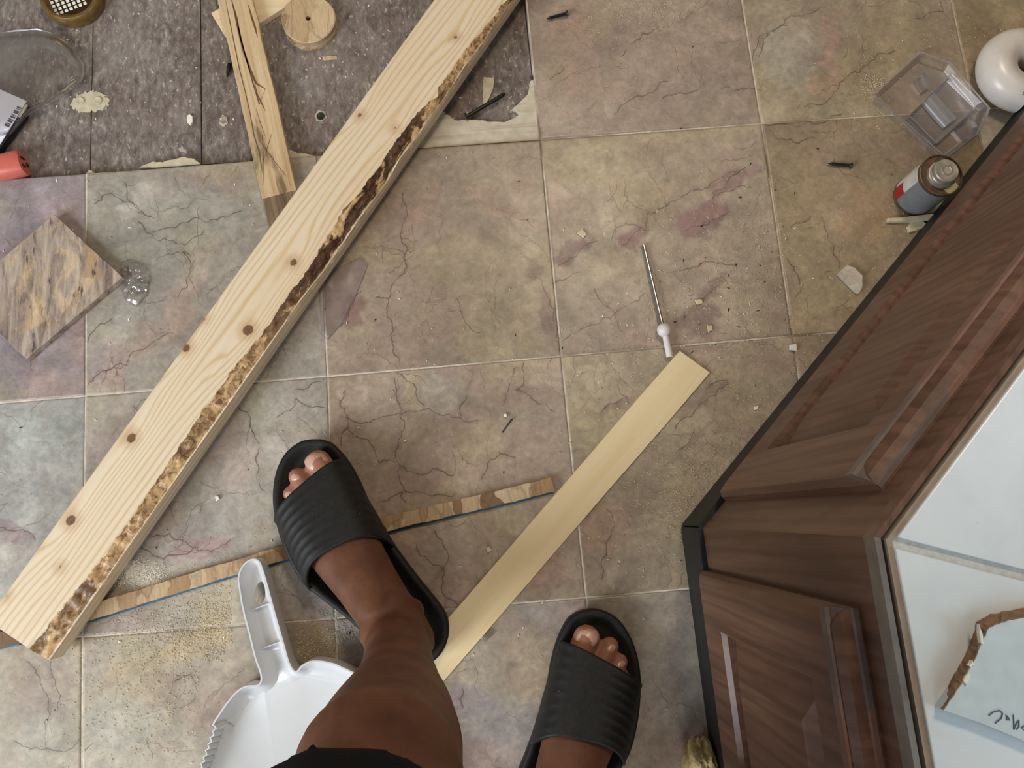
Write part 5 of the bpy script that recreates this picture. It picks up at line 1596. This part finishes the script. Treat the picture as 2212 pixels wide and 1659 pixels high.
# shorts
sh = bmesh.new()
def legcloth(knee, hip, hem, xr=.074):
    pts = []
    k_, h_ = np.array(knee), np.array(hip)
    hem = np.array(hem)
    for t, r in [(0, .082), (.25, .086), (.55, .094), (.85, .105), (1.0, .11)]:
        pts.append((Vector(hem + (h_ - hem) * t), Vector((r, 0, .012)), Vector((0, r * 1.0, .03 * (1 - t)))))
    loftbm(sh, pts, 32)
legcloth(kneeL, hipL, (.398, -1.010, .500))
legcloth(kneeR, hipR, (.565, -1.125, .500))
loftbm(sh, [((.522, -1.200, .78), (.165, -.035, 0), (.02, .105, 0)), ((.522, -1.205, .87), (.182, -.04, 0), (.025, .122, 0)), ((.522, -1.21, .95), (.168, -.035, 0), (.02, .11, 0)), ((.522, -1.215, 1.01), (.156, -.03, 0), (.02, .10, 0))], 32)
so = bobj('shorts', sh, M_CLOTH)
md = so.modifiers.new('r', 'REMESH'); md.mode = 'VOXEL'; md.voxel_size = .006; md.use_smooth_shade = True
ms = so.modifiers.new('s', 'SMOOTH'); ms.iterations = 14
so.parent = person; so.matrix_parent_inverse = person.matrix_world.inverted()

ts_ = bmesh.new()
loftbm(ts_, [((.520, -1.215, .93), (.172, -.03, 0), (.02, .115, 0)), ((.522, -1.215, 1.08), (.156, -.02, 0), (.015, .106, .01)), ((.524, -1.205, 1.20), (.168, -.02, 0), (.015, .118, .02)), ((.526, -1.190, 1.32), (.184, -.02, 0), (.012, .118, .025)), ((.528, -1.170, 1.43), (.176, -.02, 0), (.01, .097, .03)), ((.529, -1.155, 1.478), (.098, -.01, 0), (.01, .072, .03))], 32)
for sx in (-1, 1):
    sh_ = Vector((.528 + sx * .170, -1.180, 1.415)); el = Vector((.528 + sx * .225, -1.150, 1.120))
    tubebm(ts_, [sh_ - Vector((sx * .05, 0, 0)), sh_, sh_.lerp(el, .35), sh_.lerp(el, .66)], [.066, .068, .064, .062], 20)
to = bobj('shirt', ts_, plain('grey_shirt', lin(70, 72, 78), .9, 0, .1, 300, .2))
md = to.modifiers.new('r', 'REMESH'); md.mode = 'VOXEL'; md.voxel_size = .007; md.use_smooth_shade = True
to.modifiers.new('s', 'SMOOTH').iterations = 4
to.parent = person; to.matrix_parent_inverse = person.matrix_world.inverted()
hb = bmesh.new()
blob(hb, (.529, -1.100, 1.690), .080, .096, .098, (1, 0), (0, 1))
for v in [v for v in hb.verts if (v.co.y > -1.045 and v.co.z < 1.735) or v.co.z < 1.60]: v.co = Vector((.529, -1.100, 1.690)) + (v.co - Vector((.529, -1.100, 1.690))) * .78
ho = bobj('hair', hb, plain('black_hair', lin(16, 14, 13), .6, 0, .3, 200), person, True)

# ------------------------------------------------------------------ loose sawdust and crumbs: nobody could count them
def dust(name, n, spots, mat, size, label, zfun, seed):
    r = np.random.default_rng(seed)
    V, Fc = [], []
    tot = sum(s[4] for s in spots)
    for (u, v, su, sv, w) in spots:
        for _ in range(int(n * w / tot)):
            uu, vv = (r.normal(u, su), r.normal(v, sv)) if su < 400 else (r.uniform(0, 2212), r.uniform(0, 1659))
            zz = zfun(uu, vv)
            if zz is None: continue
            p = P(uu, vv, zz)
            a = r.uniform(0, 6.28); L = size * r.uniform(.4, 1.6); Wd = size * r.uniform(.12, .45); t = r.uniform(-.5, .5)
            dx = np.array([math.cos(a), math.sin(a), .25 * t]) * L; dy = np.array([-math.sin(a), math.cos(a), .2 * t]) * Wd; dz = np.array([0, 0, size * .35])
            o = len(V)
            bend = np.array([0, 0, size * r.uniform(0, .5)])
            V += [p - dx + dy * .3, p - dx - dy * .3, p + dx - dy * .4, p + dx + dy * .4, p + dy + dz + bend, p - dy + dz + bend]
            Fc += [(o, o + 1, o + 5, o + 4), (o + 4, o + 5, o + 2, o + 3), (o, o + 4, o + 3), (o + 1, o + 2, o + 5)]
    o = mobj(name, V, Fc, mat)
    o['kind'] = 'stuff'
    o['label'] = label; o['category'] = name.replace('_', ' ')
    return o
CABX = lambda u, v: (v > 1139 and u > 1470 + (v - 1139) * .13) or (v <= 1139 and u > 1480 + (1139 - v) * .78)
def zfloor(u, v):
    if CABX(u, v): return None
    if u < 1165 and v < 372 - u * .062: return zp
    if (430 < u < 940 and v > 1430) or (500 < u < 640 and v > 1200): return None
    return .0004
dust('sawdust', 5200, [(480, 1340, 60, 34, 4), (420, 1370, 90, 40, 3), (650, 1400, 45, 26, 6), (720, 1360, 40, 34, 2), (450, 1450, 50, 70, 2), (300, 1400, 90, 60, 2), (300, 1560, 90, 60, 1.2), (500, 1250, 60, 30, 1), (700, 1010, 60, 40, .5)], M_SAW, .0010, 'fine yellow sawdust spilled around the dustpan', zfloor, 1)
dust('wood_dust', 4200, [(1560, 640, 110, 110, 3), (1500, 1060, 60, 60, 2), (1430, 1080, 90, 90, 2), (1620, 560, 60, 70, 1.5), (1890, 185, 16, 12, 1.6), (1880, 200, 40, 40, .8), (1990, 60, 120, 60, 1), (1400, 20, 60, 24, 1.4), (1330, 110, 100, 80, .8), (1440, 720, 120, 120, 1.5), (1700, 800, 70, 90, 1.5), (1550, 1000, 60, 70, 1.5), (1900, 540, 50, 60, .7), (1250, 900, 900, 900, 1.6), (1000, 250, 120, 70, .6)], M_CHIPB, .0012, 'pale wood dust scattered over the tiles by the cabinet', zfloor, 2)
dust('white_specks', 330, [(1300, 800, 900, 900, 5), (1430, 600, 140, 140, 2), (600, 150, 120, 120, 1.4), (300, 200, 150, 100, .8), (1050, 800, 200, 120, 1)], M_CHIPW, .0018, 'tiny white crumbs sprinkled across the floor', zfloor, 3)
dust('white_powder', 2600, [(300, 1245, 26, 16, 1), (275, 1225, 14, 10, .5), (330, 1265, 18, 8, .3)], M_CHIPW, .0012, 'white powder smear right of the long board', zfloor, 4)
dust('dark_specks', 70, [(1300, 800, 900, 900, 2), (1600, 600, 80, 80, 1), (1620, 440, 60, 60, .4)], M_STEEL, .0018, 'tiny dark splinters scattered on the tiles', zfloor, 5)
